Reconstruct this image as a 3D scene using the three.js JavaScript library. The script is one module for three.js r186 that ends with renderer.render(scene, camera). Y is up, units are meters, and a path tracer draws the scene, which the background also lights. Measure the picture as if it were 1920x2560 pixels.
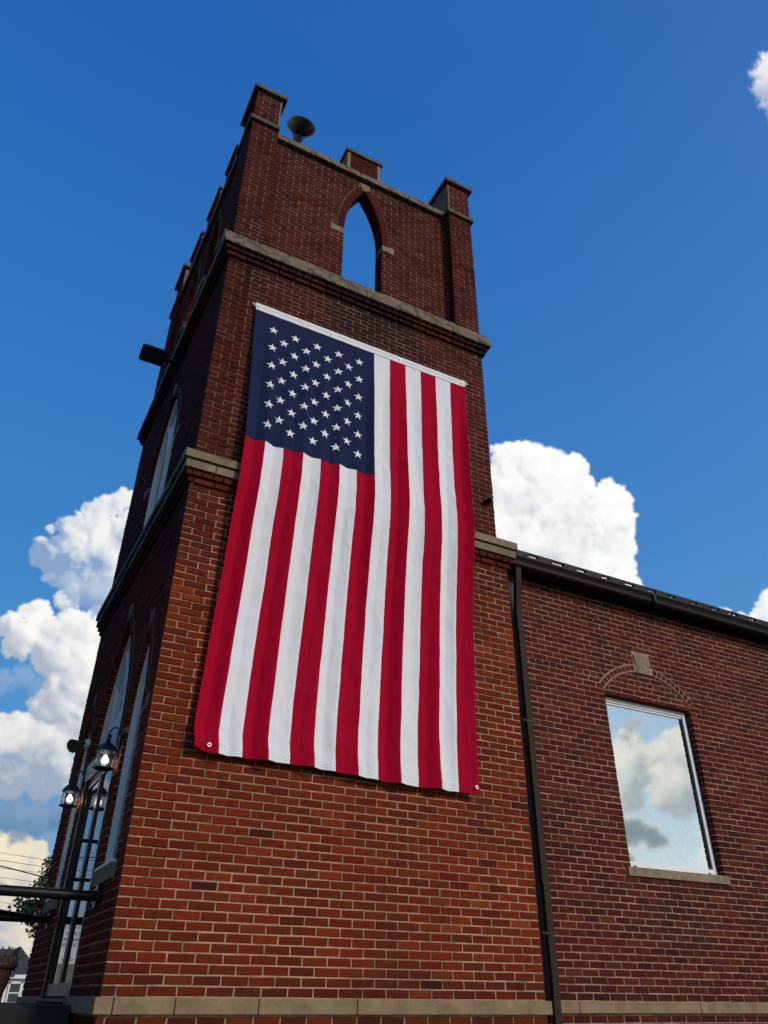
import * as THREE from 'three';
import { ImprovedNoise } from 'three/addons/math/ImprovedNoise.js';
import { RoundedBoxGeometry } from 'three/addons/geometries/RoundedBoxGeometry.js';
import { mergeGeometries } from 'three/addons/utils/BufferGeometryUtils.js';

// ------------------------------------------------------------------ camera, sky, sun, exposure
const scene = new THREE.Scene();
const camera = new THREE.PerspectiveCamera(67.51, 0.75, 0.05, 2000);
const Y0 = 1.5;                                   // height of the water table top above the ground
camera.position.set(-1.1413, Y0 - 0.008, 6.2872);
camera.rotation.set(0.56748, -0.47887, 0.00841, 'YXZ');
scene.add(camera);

const SUN_AZ = 156, SUN_EL = 27;                  // azimuth from -z towards +x
const EXPOSURE = 1.0, SUN_STRENGTH = 2.1;
const rad = (d) => d * Math.PI / 180;
const dirOf = (az, el) => new THREE.Vector3(Math.cos(rad(el)) * Math.sin(rad(az)), Math.sin(rad(el)), -Math.cos(rad(el)) * Math.cos(rad(az)));
const sunDir = dirOf(SUN_AZ, SUN_EL);
const sun = new THREE.DirectionalLight(new THREE.Color().setRGB(1.0, 0.86, 0.70), SUN_STRENGTH);
sun.position.copy(sunDir).multiplyScalar(60).add(new THREE.Vector3(3, 5, -2));
sun.target.position.set(3, 5, -2);
sun.castShadow = true; sun.shadow.radius = 20;
sun.shadow.mapSize.set(2048, 2048);
Object.assign(sun.shadow.camera, { left: -16, right: 16, top: 16, bottom: -16, near: 1, far: 160 });
scene.add(sun, sun.target);

function rng(seed) { let s = seed >>> 0; return () => { s = (s + 0x6d2b79f5) | 0; let t = Math.imul(s ^ (s >>> 15), 1 | s); t = (t + Math.imul(t ^ (t >>> 7), 61 | t)) ^ t; return ((t ^ (t >>> 14)) >>> 0) / 4294967296; }; }
const noise = new ImprovedNoise();
const fbm = (x, y, z, o = 4) => { let a = 0.5, s = 0; for (let i = 0; i < o; i++) { s += a * noise.noise(x, y, z); x *= 2.03; y *= 2.03; z += 7.7; a *= 0.5; } return s; };
const clamp = (x, a = 0, b = 1) => Math.min(b, Math.max(a, x));
const sstep = (a, b, x) => { const t = clamp((x - a) / (b - a)); return t * t * (3 - 2 * t); };
const mix = (a, b, t) => a + (b - a) * t;

function makeSky() {
  const W = 4096, H = 2048, data = new Float32Array(W * H * 4);
  const stops = [[-90, .10, .11, .12], [-8, .20, .24, .28], [0, .46, .50, .54], [5, .26, .40, .58], [14, .085, .30, .62], [28, .046, .222, .565], [44, .026, .166, .50], [60, .010, .122, .44], [90, .008, .09, .36]];
  const s = sunDir;
  for (let j = 0; j < H; j++) {
    const el = (j + .5) / H * 180 - 90;
    let k = 0; while (k < stops.length - 2 && el > stops[k + 1][0]) k++;
    const A = stops[k], B = stops[k + 1], t = clamp((el - A[0]) / (B[0] - A[0]));
    const c = [mix(A[1], B[1], t), mix(A[2], B[2], t), mix(A[3], B[3], t)], ce = Math.cos(rad(el)), se = Math.sin(rad(el));
    for (let i = 0; i < W; i++) {
      const az = (i + .5) / W * 360 - 90, d = ce * Math.sin(rad(az)) * s.x + se * s.y - ce * Math.cos(rad(az)) * s.z;
      const ang = Math.acos(clamp(d, -1, 1)) * 57.29578, g = .30 * Math.exp(-ang / 26) + .34 * Math.exp(-ang / 9), o = (j * W + i) * 4;
      const da = Math.abs(((az - SUN_AZ + 540) % 360) - 180), hz = el > -10 ? .75 * Math.exp(-da * da / 3800) * Math.exp(-Math.max(0, el) / 17) : 0;
      data[o] = c[0] + g + hz * 1.05; data[o + 1] = c[1] + g * .96 + hz; data[o + 2] = c[2] + g * .84 + hz * .62; data[o + 3] = 1;
    }
  }
  // one cumulus: puffs [az, el, radius] in degrees, each sprouting smaller ones; lit from behind the viewer's right shoulder
  function cloud(list, o) {
    const R = rng(o.seed), puffs = [];
    for (let i = 0; i < list.length; i += 3) {
      const [a, e, r] = [list[i], list[i + 1], list[i + 2] * (o.grow ?? 1.12)];
      puffs.push([a, e, r, 0]);
      const n = o.kids ?? 9;
      for (let k = 0; k < n; k++) {
        const th = R() * 6.283, q = r * (.60 + .28 * R()), rr = r * (.24 + .22 * R()), ca = a + Math.cos(th) * q / Math.cos(rad(e)), cb = e + Math.sin(th) * q;
        puffs.push([ca, cb, rr, r * .45]);
        if (r > .7) for (let m = 0; m < 2; m++) { const t2 = R() * 6.283, q2 = rr * (.6 + .4 * R()); puffs.push([ca + Math.cos(t2) * q2 / Math.cos(rad(cb)), cb + Math.sin(t2) * q2, rr * (.3 + .3 * R()), r * .45 + rr * .4]); }
      }
    }
    let a0 = 1e9, a1 = -1e9, e0 = 1e9, e1 = -1e9;
    for (const [a, e, r] of puffs) { const ra = r / Math.cos(rad(e)) + .6; a0 = Math.min(a0, a - ra); a1 = Math.max(a1, a + ra); e0 = Math.min(e0, e - r - .6); e1 = Math.max(e1, e + r + .6); }
    const px = (a) => Math.floor((a + 90) / 360 * W), py = (e) => Math.floor((e + 90) / 180 * H), X0 = px(a0), X1 = px(a1), Y0_ = Math.max(0, py(e0)), Y1 = py(e1), w = X1 - X0 + 1, h = Y1 - Y0_ + 1;
    const hh = new Float32Array(w * h).fill(-9), cov = new Float32Array(w * h).fill(-9), wp = o.warp ?? .22;
    const WX = new Float32Array(w * h), WY = new Float32Array(w * h);
    for (let y = 0; y < h; y++) for (let x = 0; x < w; x++) {
      const az = (X0 + x + .5) / W * 360 - 90, el = (Y0_ + y + .5) / H * 180 - 90, k = y * w + x;
      WX[k] = az + wp * 1.6 * fbm(az * 1.1, el * 1.1, o.seed, 4) + wp * .5 * fbm(az * 4.5, el * 4.5, o.seed + 3, 3);
      WY[k] = el + wp * 1.6 * fbm(az * 1.1 + 31, el * 1.1, o.seed + 9, 4) + wp * .5 * fbm(az * 4.5 + 17, el * 4.5, o.seed + 5, 3);
    }
    for (const [a, e, r, lift] of puffs) {
      const ce = Math.cos(rad(e)), pad = wp * 1.5, x0 = Math.max(0, px(a - (r + pad) / ce) - X0), x1 = Math.min(w - 1, px(a + (r + pad) / ce) - X0), y0 = Math.max(0, py(e - r - pad) - Y0_), y1 = Math.min(h - 1, py(e + r + pad) - Y0_);
      for (let y = y0; y <= y1; y++) for (let x = x0; x <= x1; x++) {
        const k = y * w + x, dx = (WX[k] - a) * ce, dy = WY[k] - e, q = (dx * dx + dy * dy) / (r * r);
        const cv = (1 - Math.sqrt(q)) * Math.min(1, r * 1.6); if (cv > cov[k]) cov[k] = cv;
        if (q < 1) { const z = r * Math.sqrt(1 - q) * .9 + lift; if (z > hh[k]) hh[k] = z; }
      }
    }
    // blur height a little so that billows read as vapour
        const blur = (src, B) => { const a = new Float32Array(w * h), b = new Float32Array(w * h); for (let pass = 0; pass < 2; pass++) { const I = pass ? b : src;
      for (let y = 0; y < h; y++) { let t = 0; for (let x = -B; x < w; x++) { if (x + B < w) t += Math.max(0, I[y * w + x + B]); if (x - B - 1 >= 0) t -= Math.max(0, I[y * w + x - B - 1]); if (x >= 0) a[y * w + x] = t / (2 * B + 1); } }
      for (let x = 0; x < w; x++) { let t = 0; for (let y = -B; y < h; y++) { if (y + B < h) t += a[(y + B) * w + x]; if (y - B - 1 >= 0) t -= a[(y - B - 1) * w + x]; if (y >= 0) b[y * w + x] = t / (2 * B + 1); } } } return b; };
    const fine = blur(hh, 1), mid = blur(hh, 2), wide = blur(hh, 8), soft = new Float32Array(w * h);
    for (let k = 0; k < w * h; k++) soft[k] = .22 * fine[k] + .55 * mid[k] + .95 * wide[k];
    const L = o.light ?? [.52, .70, .49], deg = 360 / W;
    for (let y = 0; y < h; y++) for (let x = 0; x < w; x++) {
      const k = y * w + x, az = (X0 + x + .5) / W * 360 - 90, el = (Y0_ + y + .5) / H * 180 - 90;
      const ns = fbm(az * 3.2, el * 3.2, 40 + o.seed, 5), al = sstep(-.05, (o.edge ?? .09) + .05, cov[k] + ns * (o.fray ?? .11) + .05 * fbm(az * 9, el * 9, 41, 3)); if (al <= 0) continue;
      const xa = Math.max(0, x - 1), xb = Math.min(w - 1, x + 1), ya = Math.max(0, y - 1), yb = Math.min(h - 1, y + 1);
      let nx = -(soft[y * w + xb] - soft[y * w + xa]) / ((xb - xa) * deg * Math.cos(rad(el))), ny = -(soft[yb * w + x] - soft[ya * w + x]) / ((yb - ya) * deg);
      nx += .30 * fbm(az * 1.6 + 9, el * 1.6, 80 + o.seed, 3); ny += .30 * fbm(az * 1.6, el * 1.6 + 5, 90 + o.seed, 3);
      const il = 1 / Math.sqrt(nx * nx * .6 + ny * ny * .6 + 1), lam = (nx * .775 * L[0] + ny * .775 * L[1] + L[2]) * il;
      let q = sstep(-.25, .95, lam);
      q = clamp(q + (o.bias ?? 0) + .55 * fbm(az * .55 + 3, el * .55, 20 + o.seed, 3));
      if (o.grey) for (const [ga, ge, gr, gs] of o.grey) { const d = Math.hypot((az - ga) * Math.cos(rad(el)), el - ge) / gr; q -= gs * (.75 + .8 * fbm(az * 2, el * 2, 66, 4)) * (1 - sstep(.1, 1.1, d + .8 * fbm(az * 1.3, el * 1.3, 55, 5))); }
      q = clamp(q);
      let c = [0, 1, 2].map((i) => mix(o.shade[i], o.lit[i], q));
      if (o.back) { const t = sstep(0, o.back, cov[k] + .25 * ns); c = [0, 1, 2].map((i) => mix(o.lit[i], o.shade[i], t)); }
      const p = ((Y0_ + y) * W + ((X0 + x) % W + W) % W) * 4, A = al * (o.alpha ?? 1);
      for (let i = 0; i < 3; i++) data[p + i] = mix(data[p + i], c[i], A);
    }
  }
  // far belt of low cumulus all round, kept thin where the list below draws the clouds one by one
  {
    const R = rng(77);
    for (let n = 0; n < 46; n++) {
      const az = 76 + R() * 280, a = az > 345 ? az - 360 : az, e = 3 + R() * R() * 26, big = .8 + R() * 2.2, l = [];
      if (a > -8 && a < 74) continue;
      const m = 6 + Math.floor(R() * 6);
      for (let i = 0; i < m; i++) l.push(a + (R() - .5) * big * 5, e + R() * big * 1.1, big * (.35 + .5 * R()));
      const toSun = Math.abs(((a - SUN_AZ + 540) % 360) - 180) < 60;
      cloud(l, { seed: 300 + n, kids: 6, shade: toSun ? [.52, .56, .60] : [.40, .47, .58], lit: toSun ? [1.05, 1.0, .90] : [.88, .88, .86], edge: .2, bias: -.05 });
    }
  }
  // low left bank, warm
  cloud([3.4, 7.9, 1.0, 4.8, 7.7, .7, 2.1, 7.6, 1.1, 3.6, 6.3, 1.2, 5.1, 6.0, 1.4, 4.3, 4.4, 1.6, 5.9, 4.2, 1.3, 4.9, 2.7, 1.5, 6.6, 2.5, 1.1, .9, 6.4, 2.0, 1.1, 3.8, 1.9, 6.8, 5.6, 1.4, 8.0, 3.4, 1.8, -2.2, 5.2, 1.8, -4, 4, 2],
    { seed: 11, kids: 7, shade: [.44, .48, .54], lit: [.90, .80, .60], edge: .12, bias: -.08, warp: .3, blur: 2 });
  // middle left mass
  cloud([2.9, 16.7, .8, 3.9, 15.8, 1.1, 2.2, 14.9, 1.0, 1.0, 15.4, .5, 1.4, 13.9, 1.0, 3.1, 13.9, 1.4, 4.6, 14.1, 1.4, 5.1, 12.9, 1.4, 3.0, 12.4, 1.1, 2.1, 11.6, 1.0, 4.4, 11.9, 1.1, -.2, 13.3, 1.9, -2.1, 12.5, 2.1, -2.1, 15, 1.4, 6.4, 15.5, 1.6, 6.5, 13.5, 1.4, -5, 14, 2, -7, 12, 2.4],
    { seed: 12, kids: 7, shade: [.34, .42, .54], lit: [.88, .87, .84], edge: .16, bias: -.06, warp: .3, blur: 2, grey: [[2.6, 12.2, 3.2, .5]] });
  cloud([1.2, 9.9, 1.0, 2.8, 9.7, 1.1, 4.4, 9.6, 1.1, 5.8, 9.8, 1.0, -.6, 9.8, 1.2, 7, 10, 1.2, 3.6, 9.0, .8, -3, 10, 1.5], { seed: 19, kids: 5, shade: [.115, .225, .40], lit: [.24, .36, .52], edge: .5, alpha: .8, warp: .3, blur: 2, bias: -.1 });
  cloud([1.5, 18.2, .9, .2, 17.6, .9, 2.5, 17.6, .8], { seed: 18, kids: 4, shade: [.20, .34, .56], lit: [.34, .47, .66], edge: .5, alpha: .6, warp: .3, blur: 2 });
  // upper left tower of cloud, mostly in its own shade
  cloud([4.7, 30.9, .7, 5.5, 31.4, .6, 3.7, 30.2, .8, 2.7, 30.1, .4, 1.4, 28.7, .5, .6, 28.2, .3, 2.6, 28.6, 1.0, 4.1, 28.7, 1.2, .1, 27.3, .3, .8, 26.5, 1.0, .1, 26.2, .3, 2.6, 26.5, 1.6, 4.8, 27.1, 1.6, 2.0, 25.3, .8, 4.1, 25.2, 1.2, 6.0, 25.9, 1.6, 6.6, 29.4, 1.4],
    { seed: 13, shade: [.245, .375, .60], lit: [.90, .90, .88], edge: .1, bias: .06, grey: [[1.2, 26.6, 2.2, .62], [3.4, 25.4, 2.6, .62], [5.8, 28.2, 1.0, .5]], warp: .22 });
  cloud([3.2, 24.5, .4, 3.0, 23.7, .7, 1.3, 22.7, .6, .4, 22.5, .4, -.3, 21.7, .6, -.7, 21.1, .5, .8, 20.9, 1.1, 2.2, 21.5, 1.0, 3.8, 21.9, 1.2, 5.3, 23, .6, 5.1, 21.6, 1.3, .2, 20.2, .7, 3.5, 19.7, 1.4, 2.4, 19.8, .8, 4.9, 18, 1.6, 4.2, 16.9, 1.3, 5.8, 19.2, 1.6, 6.6, 22, 1.2],
    { seed: 14, shade: [.42, .48, .58], lit: [.97, .96, .93], edge: .1, bias: .06, grey: [[2.2, 19.6, 1.8, .3], [4.2, 17.4, 1.6, .3]], warp: .22 });
  cloud([5, 24.4, 1.3, 3.7, 24.2, .9, 2.7, 24.9, .8, 6.2, 24, 1.2], { seed: 20, kids: 6, shade: [.26, .39, .61], lit: [.50, .60, .74], edge: .35, alpha: .85, warp: .25 });
  // right cumulus over the nave
  cloud([38.9, 35.9, 1.2, 40.7, 35.6, 1.4, 42.3, 35, 1.4, 43.8, 34.2, 1.3, 44.6, 33.1, .9, 37.5, 34.6, .9, 39.4, 32.9, 2.3, 42.1, 32.4, 2.3, 43.7, 31.6, 1.7, 46.9, 32.5, .8, 47.7, 31.7, .9, 47.8, 30.4, .7, 47.6, 29.6, .7, 46.1, 31, 1.3, 45, 29.7, 1.7, 47, 28.4, .9, 47.3, 27, .6, 46.5, 26.9, 1.2, 42.3, 28.8, 3.1, 38, 29.2, 2.9, 45.1, 26.5, 2.2, 44, 24, 2.8],
    { seed: 15, kids: 11, shade: [.60, .64, .69], lit: [1.0, 1.0, .985], edge: .09, bias: .03, grey: [[43.4, 30.4, 3.0, .5], [40.2, 33.2, 1.6, .4], [46.3, 29.0, 1.8, .35], [39, 31, 1.5, .2]], warp: .2 });
  cloud([71, 55.4, .4, 69.9, 54.9, .5, 69.5, 53.9, .6, 71, 54, 1.3, 68.9, 53.2, .4, 70.3, 52.3, .9, 72.5, 54.2, 1.3], { seed: 16, shade: [.40, .50, .66], lit: [.86, .87, .90], edge: .45, warp: .5, fray: .3, bias: .05 });
  cloud([53.2, 23, .3, 53.6, 23, .3, 56.1, 23, .4, 56.7, 23.2, .7, 55.7, 22.2, .6, 56.7, 21.6, 1.2, 54.6, 21.6, .9], { seed: 17, shade: [.55, .62, .72], lit: [.95, .96, .97], edge: .12, bias: .1 });
  // back-lit clouds low under the sun, which the nave window mirrors
  cloud([134.5, 16.2, .42, 134.0, 16.4, .40, 134.9, 15.5, .40, 133.5, 16.6, .25, 134.6, 14.9, .2], { seed: 21, kids: 6, shade: [.56, .60, .60], lit: [1.02, .98, .88], edge: .25, back: .28, warp: .3 });
  cloud([136.2, 13, 1.2, 137, 10, 1.9, 138.5, 12, 2.2], { seed: 23, kids: 6, shade: [.80, .86, .88], lit: [1.05, 1.05, 1.0], edge: .8, back: .6, warp: .35, alpha: .8 });
  cloud([135.3, 9.7, .9, 134.3, 9.2, .8, 133.7, 9.0, .5, 136.3, 9.4, 1.1, 136.8, 7.2, 1.2, 137.6, 8.4, 1.6], { seed: 22, kids: 7, shade: [.30, .38, .44], lit: [1.05, .99, .88], edge: .3, back: .5, warp: .32 });
  cloud([130, 9, 1.2, 128, 8, 1.6, 131.5, 7.2, .9], { seed: 24, kids: 6, shade: [.86, .90, .92], lit: [1.05, 1.05, 1.0], edge: .8, back: .7, warp: .35, alpha: .7 });
  const t = new THREE.DataTexture(data, W, H, THREE.RGBAFormat, THREE.FloatType);
  t.mapping = THREE.EquirectangularReflectionMapping; t.colorSpace = THREE.LinearSRGBColorSpace;
  t.minFilter = t.magFilter = THREE.LinearFilter; t.wrapS = THREE.RepeatWrapping; t.needsUpdate = true;
  return t;
}
const sky = makeSky();
scene.background = sky; scene.environment = sky;

const renderer = new THREE.WebGLRenderer({ antialias: true });
renderer.setSize(768, 1024);
renderer.toneMapping = THREE.LinearToneMapping;
renderer.toneMappingExposure = EXPOSURE;
renderer.shadowMap.enabled = true;

// ------------------------------------------------------------------ textures and materials
const V3 = (x, y, z) => new THREE.Vector3(x, y, z);
const col = (r, g, b) => new THREE.Color().setRGB(r, g, b);
function tex(n, f, repeat = 1, srgb = false) {
  const d = new Uint8Array(n * n * 4);
  for (let y = 0; y < n; y++) for (let x = 0; x < n; x++) { const c = f(x / n, y / n), o = (y * n + x) * 4; d[o] = clamp(c[0]) * 255; d[o + 1] = clamp(c[1]) * 255; d[o + 2] = clamp(c[2]) * 255; d[o + 3] = 255; }
  const t = new THREE.DataTexture(d, n, n); t.wrapS = t.wrapT = THREE.RepeatWrapping; t.magFilter = t.minFilter = THREE.LinearFilter; t.repeat.set(repeat, repeat);
  t.colorSpace = srgb ? THREE.SRGBColorSpace : THREE.NoColorSpace; t.needsUpdate = true; return t;
}
// tiling noise
const tn = (x, y, f, s, o = 4) => { // periodic fbm by blending
  const a = (u, v) => fbm(u * f, v * f, s, o); const bx = x, by = y;
  return (a(x, y) * (1 - bx) * (1 - by) + a(x - 1, y) * bx * (1 - by) + a(x, y - 1) * (1 - bx) * by + a(x - 1, y - 1) * bx * by) * 1.5;
};
const streakR = rng(5), streak = Array.from({ length: 64 }, () => streakR());
const streakAt = (x) => { const t = x * 64, i = Math.floor(t) % 64, f = t - Math.floor(t), dip = .5 - .5 * Math.cos(6.283 * f); return dip * (.45 + .55 * streak[i]); };
// combed face of wire-cut brick: 64 grooves per half metre
const brickMap = tex(512, (x, y) => { const s = streakAt(x), n = tn(x, y, 9, 3), m = tn(x, y, 40, 8, 2), v = .84 + .46 * (s - .5) + .34 * n + .22 * m; return [v, v * (1 - .05 * n), v]; });
const brickBump = tex(512, (x, y) => { const v = .35 + .45 * streakAt(x) + .5 * tn(x, y, 30, 4, 3); return [v, v, v]; });
const brickMat = (c, vc = false) => new THREE.MeshPhysicalMaterial({ color: c, vertexColors: vc, map: brickMap, bumpMap: brickBump, bumpScale: .0022, roughness: .95, specularIntensity: .15 });
const grainBump = tex(256, (x, y) => { const v = .5 + .9 * tn(x, y, 34, 14, 3); return [v, v, v]; });
const mortarMap = tex(256, (x, y) => { const v = .78 + .75 * tn(x, y, 5, 21) + .6 * tn(x, y, 40, 22, 2); return [v, v * .98, v * .95]; });
const mortarMat = new THREE.MeshStandardMaterial({ color: col(.43, .27, .165), map: mortarMap, bumpMap: grainBump, bumpScale: .003, roughness: .95 });
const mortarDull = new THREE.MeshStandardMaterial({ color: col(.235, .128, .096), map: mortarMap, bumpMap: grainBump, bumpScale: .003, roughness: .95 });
const mortarNave = new THREE.MeshStandardMaterial({ color: col(.38, .225, .165), map: mortarMap, bumpMap: grainBump, bumpScale: .003, roughness: .95 });
function stoneTex(seed, peel, mould) {
  return tex(512, (x, y) => {
    const a = tn(x, y, 5, seed), b = tn(x, y, 14, seed + 5), g = tn(x, y, 60, seed + 9, 2);
    let v = .80 + .42 * a + .14 * g, c = [v, v * .97, v * .90];
    const w = tn(x, y, 3, seed + 21), p = sstep(.02, .20, .8 * a + .6 * b + .3 * g) * peel * .8, m = sstep(-.16, .30, .8 * b + .7 * w + .35 * g + .3 * tn(x, y, 9, seed + 13)) * mould * .9;
    c = c.map((t, i) => mix(t, [1.0, .98, .93][i], p)); c = c.map((t, i) => mix(t, [.13, .125, .115][i], m)); return c;
  });
}
const stoneM = (c, map) => new THREE.MeshStandardMaterial({ color: c, map, bumpMap: grainBump, bumpScale: .003, roughness: .88 });
const stoneBase = stoneM(col(.285, .21, .12), stoneTex(31, .35, .22));
const stonePeel = stoneM(col(.25, .195, .125), stoneTex(41, 1, .35));
const stoneDark = stoneM(col(.195, .155, .105), stoneTex(51, .35, 1.0));
const stoneTop = stoneM(col(.125, .10, .068), stoneTex(61, .1, .55));
const stoneClean = stoneM(col(.31, .25, .175), stoneTex(71, .1, .35)), stoneKey = stoneM(col(.25, .205, .15), stoneTex(73, .1, .45));
const paint = new THREE.MeshStandardMaterial({ color: col(.76, .82, .83), roughness: .6, bumpMap: grainBump, bumpScale: .0015 });
const whitePaint = new THREE.MeshStandardMaterial({ color: col(.78, .79, .80), roughness: .42 });
const black = new THREE.MeshPhysicalMaterial({ specularIntensity: .6, color: col(.006, .0065, .008), roughness: .35 });
const bronze = new THREE.MeshPhysicalMaterial({ specularIntensity: .3, color: col(.012, .0078, .0072), roughness: .5, bumpMap: grainBump, bumpScale: .0006 });
const bronzeDark = new THREE.MeshPhysicalMaterial({ specularIntensity: .5, color: col(.014, .011, .011), roughness: .5 });
const gasket = new THREE.MeshStandardMaterial({ color: col(.01, .01, .012), roughness: .7 });
const darkGlass = new THREE.MeshPhysicalMaterial({ color: col(.008, .012, .012), roughness: .015, ior: 2.1, specularIntensity: 1 });
const tealGlass = new THREE.MeshPhysicalMaterial({ color: col(.02, .07, .065), roughness: .05, ior: 1.6 });
const speckR = rng(404), speck = tex(512, (x, y) => { const v = .88 + .22 * tn(x, y, 70, 14, 2) + .10 * tn(x, y, 9, 15, 2) + (speckR() < .06 ? .14 : -.04 * speckR()); return [v, v, v]; }, 1.3);
const mirrorGlass = new THREE.MeshPhysicalMaterial({ color: col(.82, .87, .87), metalness: 1, roughness: .035, map: speck });

// ------------------------------------------------------------------ scene bookkeeping
const used = new Map();
function numbered(n) { const k = used.get(n) ?? 0; used.set(n, k + 1); return k ? n + '_' + String(k).padStart(3, '0') : n; }
function shade(o) { o.traverse((m) => { if (m.isMesh) { m.castShadow = true; m.receiveShadow = true; } }); return o; }
function thing(name, label, category, pos = [0, 0, 0], group) { const g = new THREE.Group(); g.name = numbered(name); g.position.set(...pos); g.userData = { label, category, ...(group ? { group } : {}) }; scene.add(g); return g; }
function part(parent, name, geo, mat, extra) { const m = new THREE.Mesh(geo, mat); m.name = name; m.castShadow = m.receiveShadow = true; parent.add(m); if (extra) Object.assign(m.userData, extra); return m; }
function structure(name, geo, mat, kind = 'structure') { const m = new THREE.Mesh(geo, mat); m.name = numbered(name); m.userData = { kind }; m.receiveShadow = m.castShadow = true; scene.add(m); return m; }

class Acc {
  constructor() { this.p = []; this.n = []; this.t = []; this.c = []; }
  quad(a, b, c, d, uv, k) {
    const e1 = b.clone().sub(a), e2 = d.clone().sub(a), n = e1.cross(e2).normalize();
    for (const [v, q] of [[a, uv[0]], [b, uv[1]], [c, uv[2]], [a, uv[0]], [c, uv[2]], [d, uv[3]]]) { this.p.push(v.x, v.y, v.z); this.n.push(n.x, n.y, n.z); this.t.push(q[0], q[1]); if (k) this.c.push(k[0], k[1], k[2]); }
  }
  build() {
    const g = new THREE.BufferGeometry(); g.setAttribute('position', new THREE.Float32BufferAttribute(this.p, 3)); g.setAttribute('normal', new THREE.Float32BufferAttribute(this.n, 3)); g.setAttribute('uv', new THREE.Float32BufferAttribute(this.t, 2));
    if (this.c.length) g.setAttribute('color', new THREE.Float32BufferAttribute(this.c, 3)); return g;
  }
}
// a wall's own axes: u along it, v up, w outwards
const frame = (o, u, n) => { const U = V3(...u), N = V3(...n); return { o: V3(...o), U, N, at: (a, v, w) => V3(o[0] + U.x * a + N.x * w, o[1] + v, o[2] + U.z * a + N.z * w), m: new THREE.Matrix4().makeBasis(U, V3(0, 1, 0), N).setPosition(V3(...o)) }; };
// chamfered block from eight corners in wall axes, front edges rounded off
function block(acc, f, u0, u1, v0, v1, w0, w1, ch, uvo, k, R, jit = 0) {
  const j = () => jit ? (R() - .5) * 2 * jit : 0;
  const O = [[u0 + j(), v0 + j()], [u1 + j(), v0 + j()], [u1 + j(), v1 + j()], [u0 + j(), v1 + j()]];
  const I = [[O[0][0] + ch, O[0][1] + ch], [O[1][0] - ch, O[1][1] + ch], [O[2][0] - ch, O[2][1] - ch], [O[3][0] + ch, O[3][1] - ch]];
  const s = 2, uv = (p, q = 0) => [(p[0] + q) * s + uvo[0], p[1] * s + uvo[1]];
  const F = I.map((p) => f.at(p[0], p[1], w1)), E = O.map((p) => f.at(p[0], p[1], w1 - ch)), B = O.map((p) => f.at(p[0], p[1], w0));
  acc.quad(F[0], F[1], F[2], F[3], I.map((p) => uv(p)), k);
  for (let i = 0; i < 4; i++) { const n = (i + 1) % 4; acc.quad(E[i], E[n], F[n], F[i], [uv(O[i]), uv(O[n]), uv(I[n]), uv(I[i])], k); acc.quad(B[i], B[n], E[n], E[i], [uv(O[i], w1 - w0), uv(O[n], w1 - w0), uv(O[n]), uv(O[i])], k); }
}
const C = .0677, BL = .2078, JT = .0122;

// openings: a pointed or square hole with a brick ring round its head
const arch = (c, w, vb, vs, rise, t = .1) => { const R = rise ? (rise * rise + w * w / 4) / w : 0; return { c, w, vb, vs, rise, R, t, top: vs + rise + (rise ? t : 0) }; };
function holeAt(a, v) { // the u-range that the opening and its ring take out of a course at height v
  if (v < a.vb || v > a.top) return null;
  if (v <= a.vs || !a.rise) return v <= a.vs ? [a.c - a.w / 2, a.c + a.w / 2, true] : null;
  const Rr = a.R + a.t, q = Rr * Rr - (v - a.vs) ** 2; if (q <= 0) return null;
  const l = a.c - a.w / 2 + a.R - Math.sqrt(q); return l >= a.c ? null : [l, 2 * a.c - l, false];
}
function holeRanges(h, v) {
  if (h.box) return v > h.box[2] && v < h.box[3] ? [[h.box[0], h.box[1], false]] : [];
  if (h.band) { // a flat arch ring laid in the wall: only the ring itself is taken out
    const [cx, cy, r0, r1, vmin] = h.band, dy = v - cy; if (v < vmin || dy > r1) return [];
    const b = Math.sqrt(r1 * r1 - dy * dy); if (dy >= r0) return [[cx - b, cx + b, false]];
    const a = Math.sqrt(r0 * r0 - dy * dy); return [[cx - b, cx - a, false], [cx + a, cx + b, false]];
  }
  const q = holeAt(h, v); return q ? [q] : [];
}
function archPath(P, a, inset = 0, bottom = inset, seg = 14) {
  const w = a.w / 2 - inset, R = a.R - inset, vb = a.vb + bottom, pts = [[a.c - w, vb], [a.c + w, vb]];
  if (!a.rise) { pts.push([a.c + w, a.vs - inset], [a.c - w, a.vs - inset]); } else {
    const cx = a.c + a.w / 2 - a.R, th = Math.acos(clamp((a.c - cx) / R, -1, 1));
    for (let i = 0; i <= seg; i++) { const q = th * i / seg; pts.push([cx + R * Math.cos(q), a.vs + R * Math.sin(q)]); }
    const cl = a.c - a.w / 2 + a.R; for (let i = seg - 1; i >= 0; i--) { const q = th * i / seg; pts.push([cl - R * Math.cos(q), a.vs + R * Math.sin(q)]); }
  }
  pts.forEach((p, i) => i ? P.lineTo(p[0], p[1]) : P.moveTo(p[0], p[1])); P.closePath(); return P;
}
const church = thing('brick_church', 'red brick church with a square crenellated bell tower and a lower nave wing', 'church', [0, 0, 0]);
const bricks = [];       // every brick of the walls, sorted out below into singles and joined ones
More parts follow.
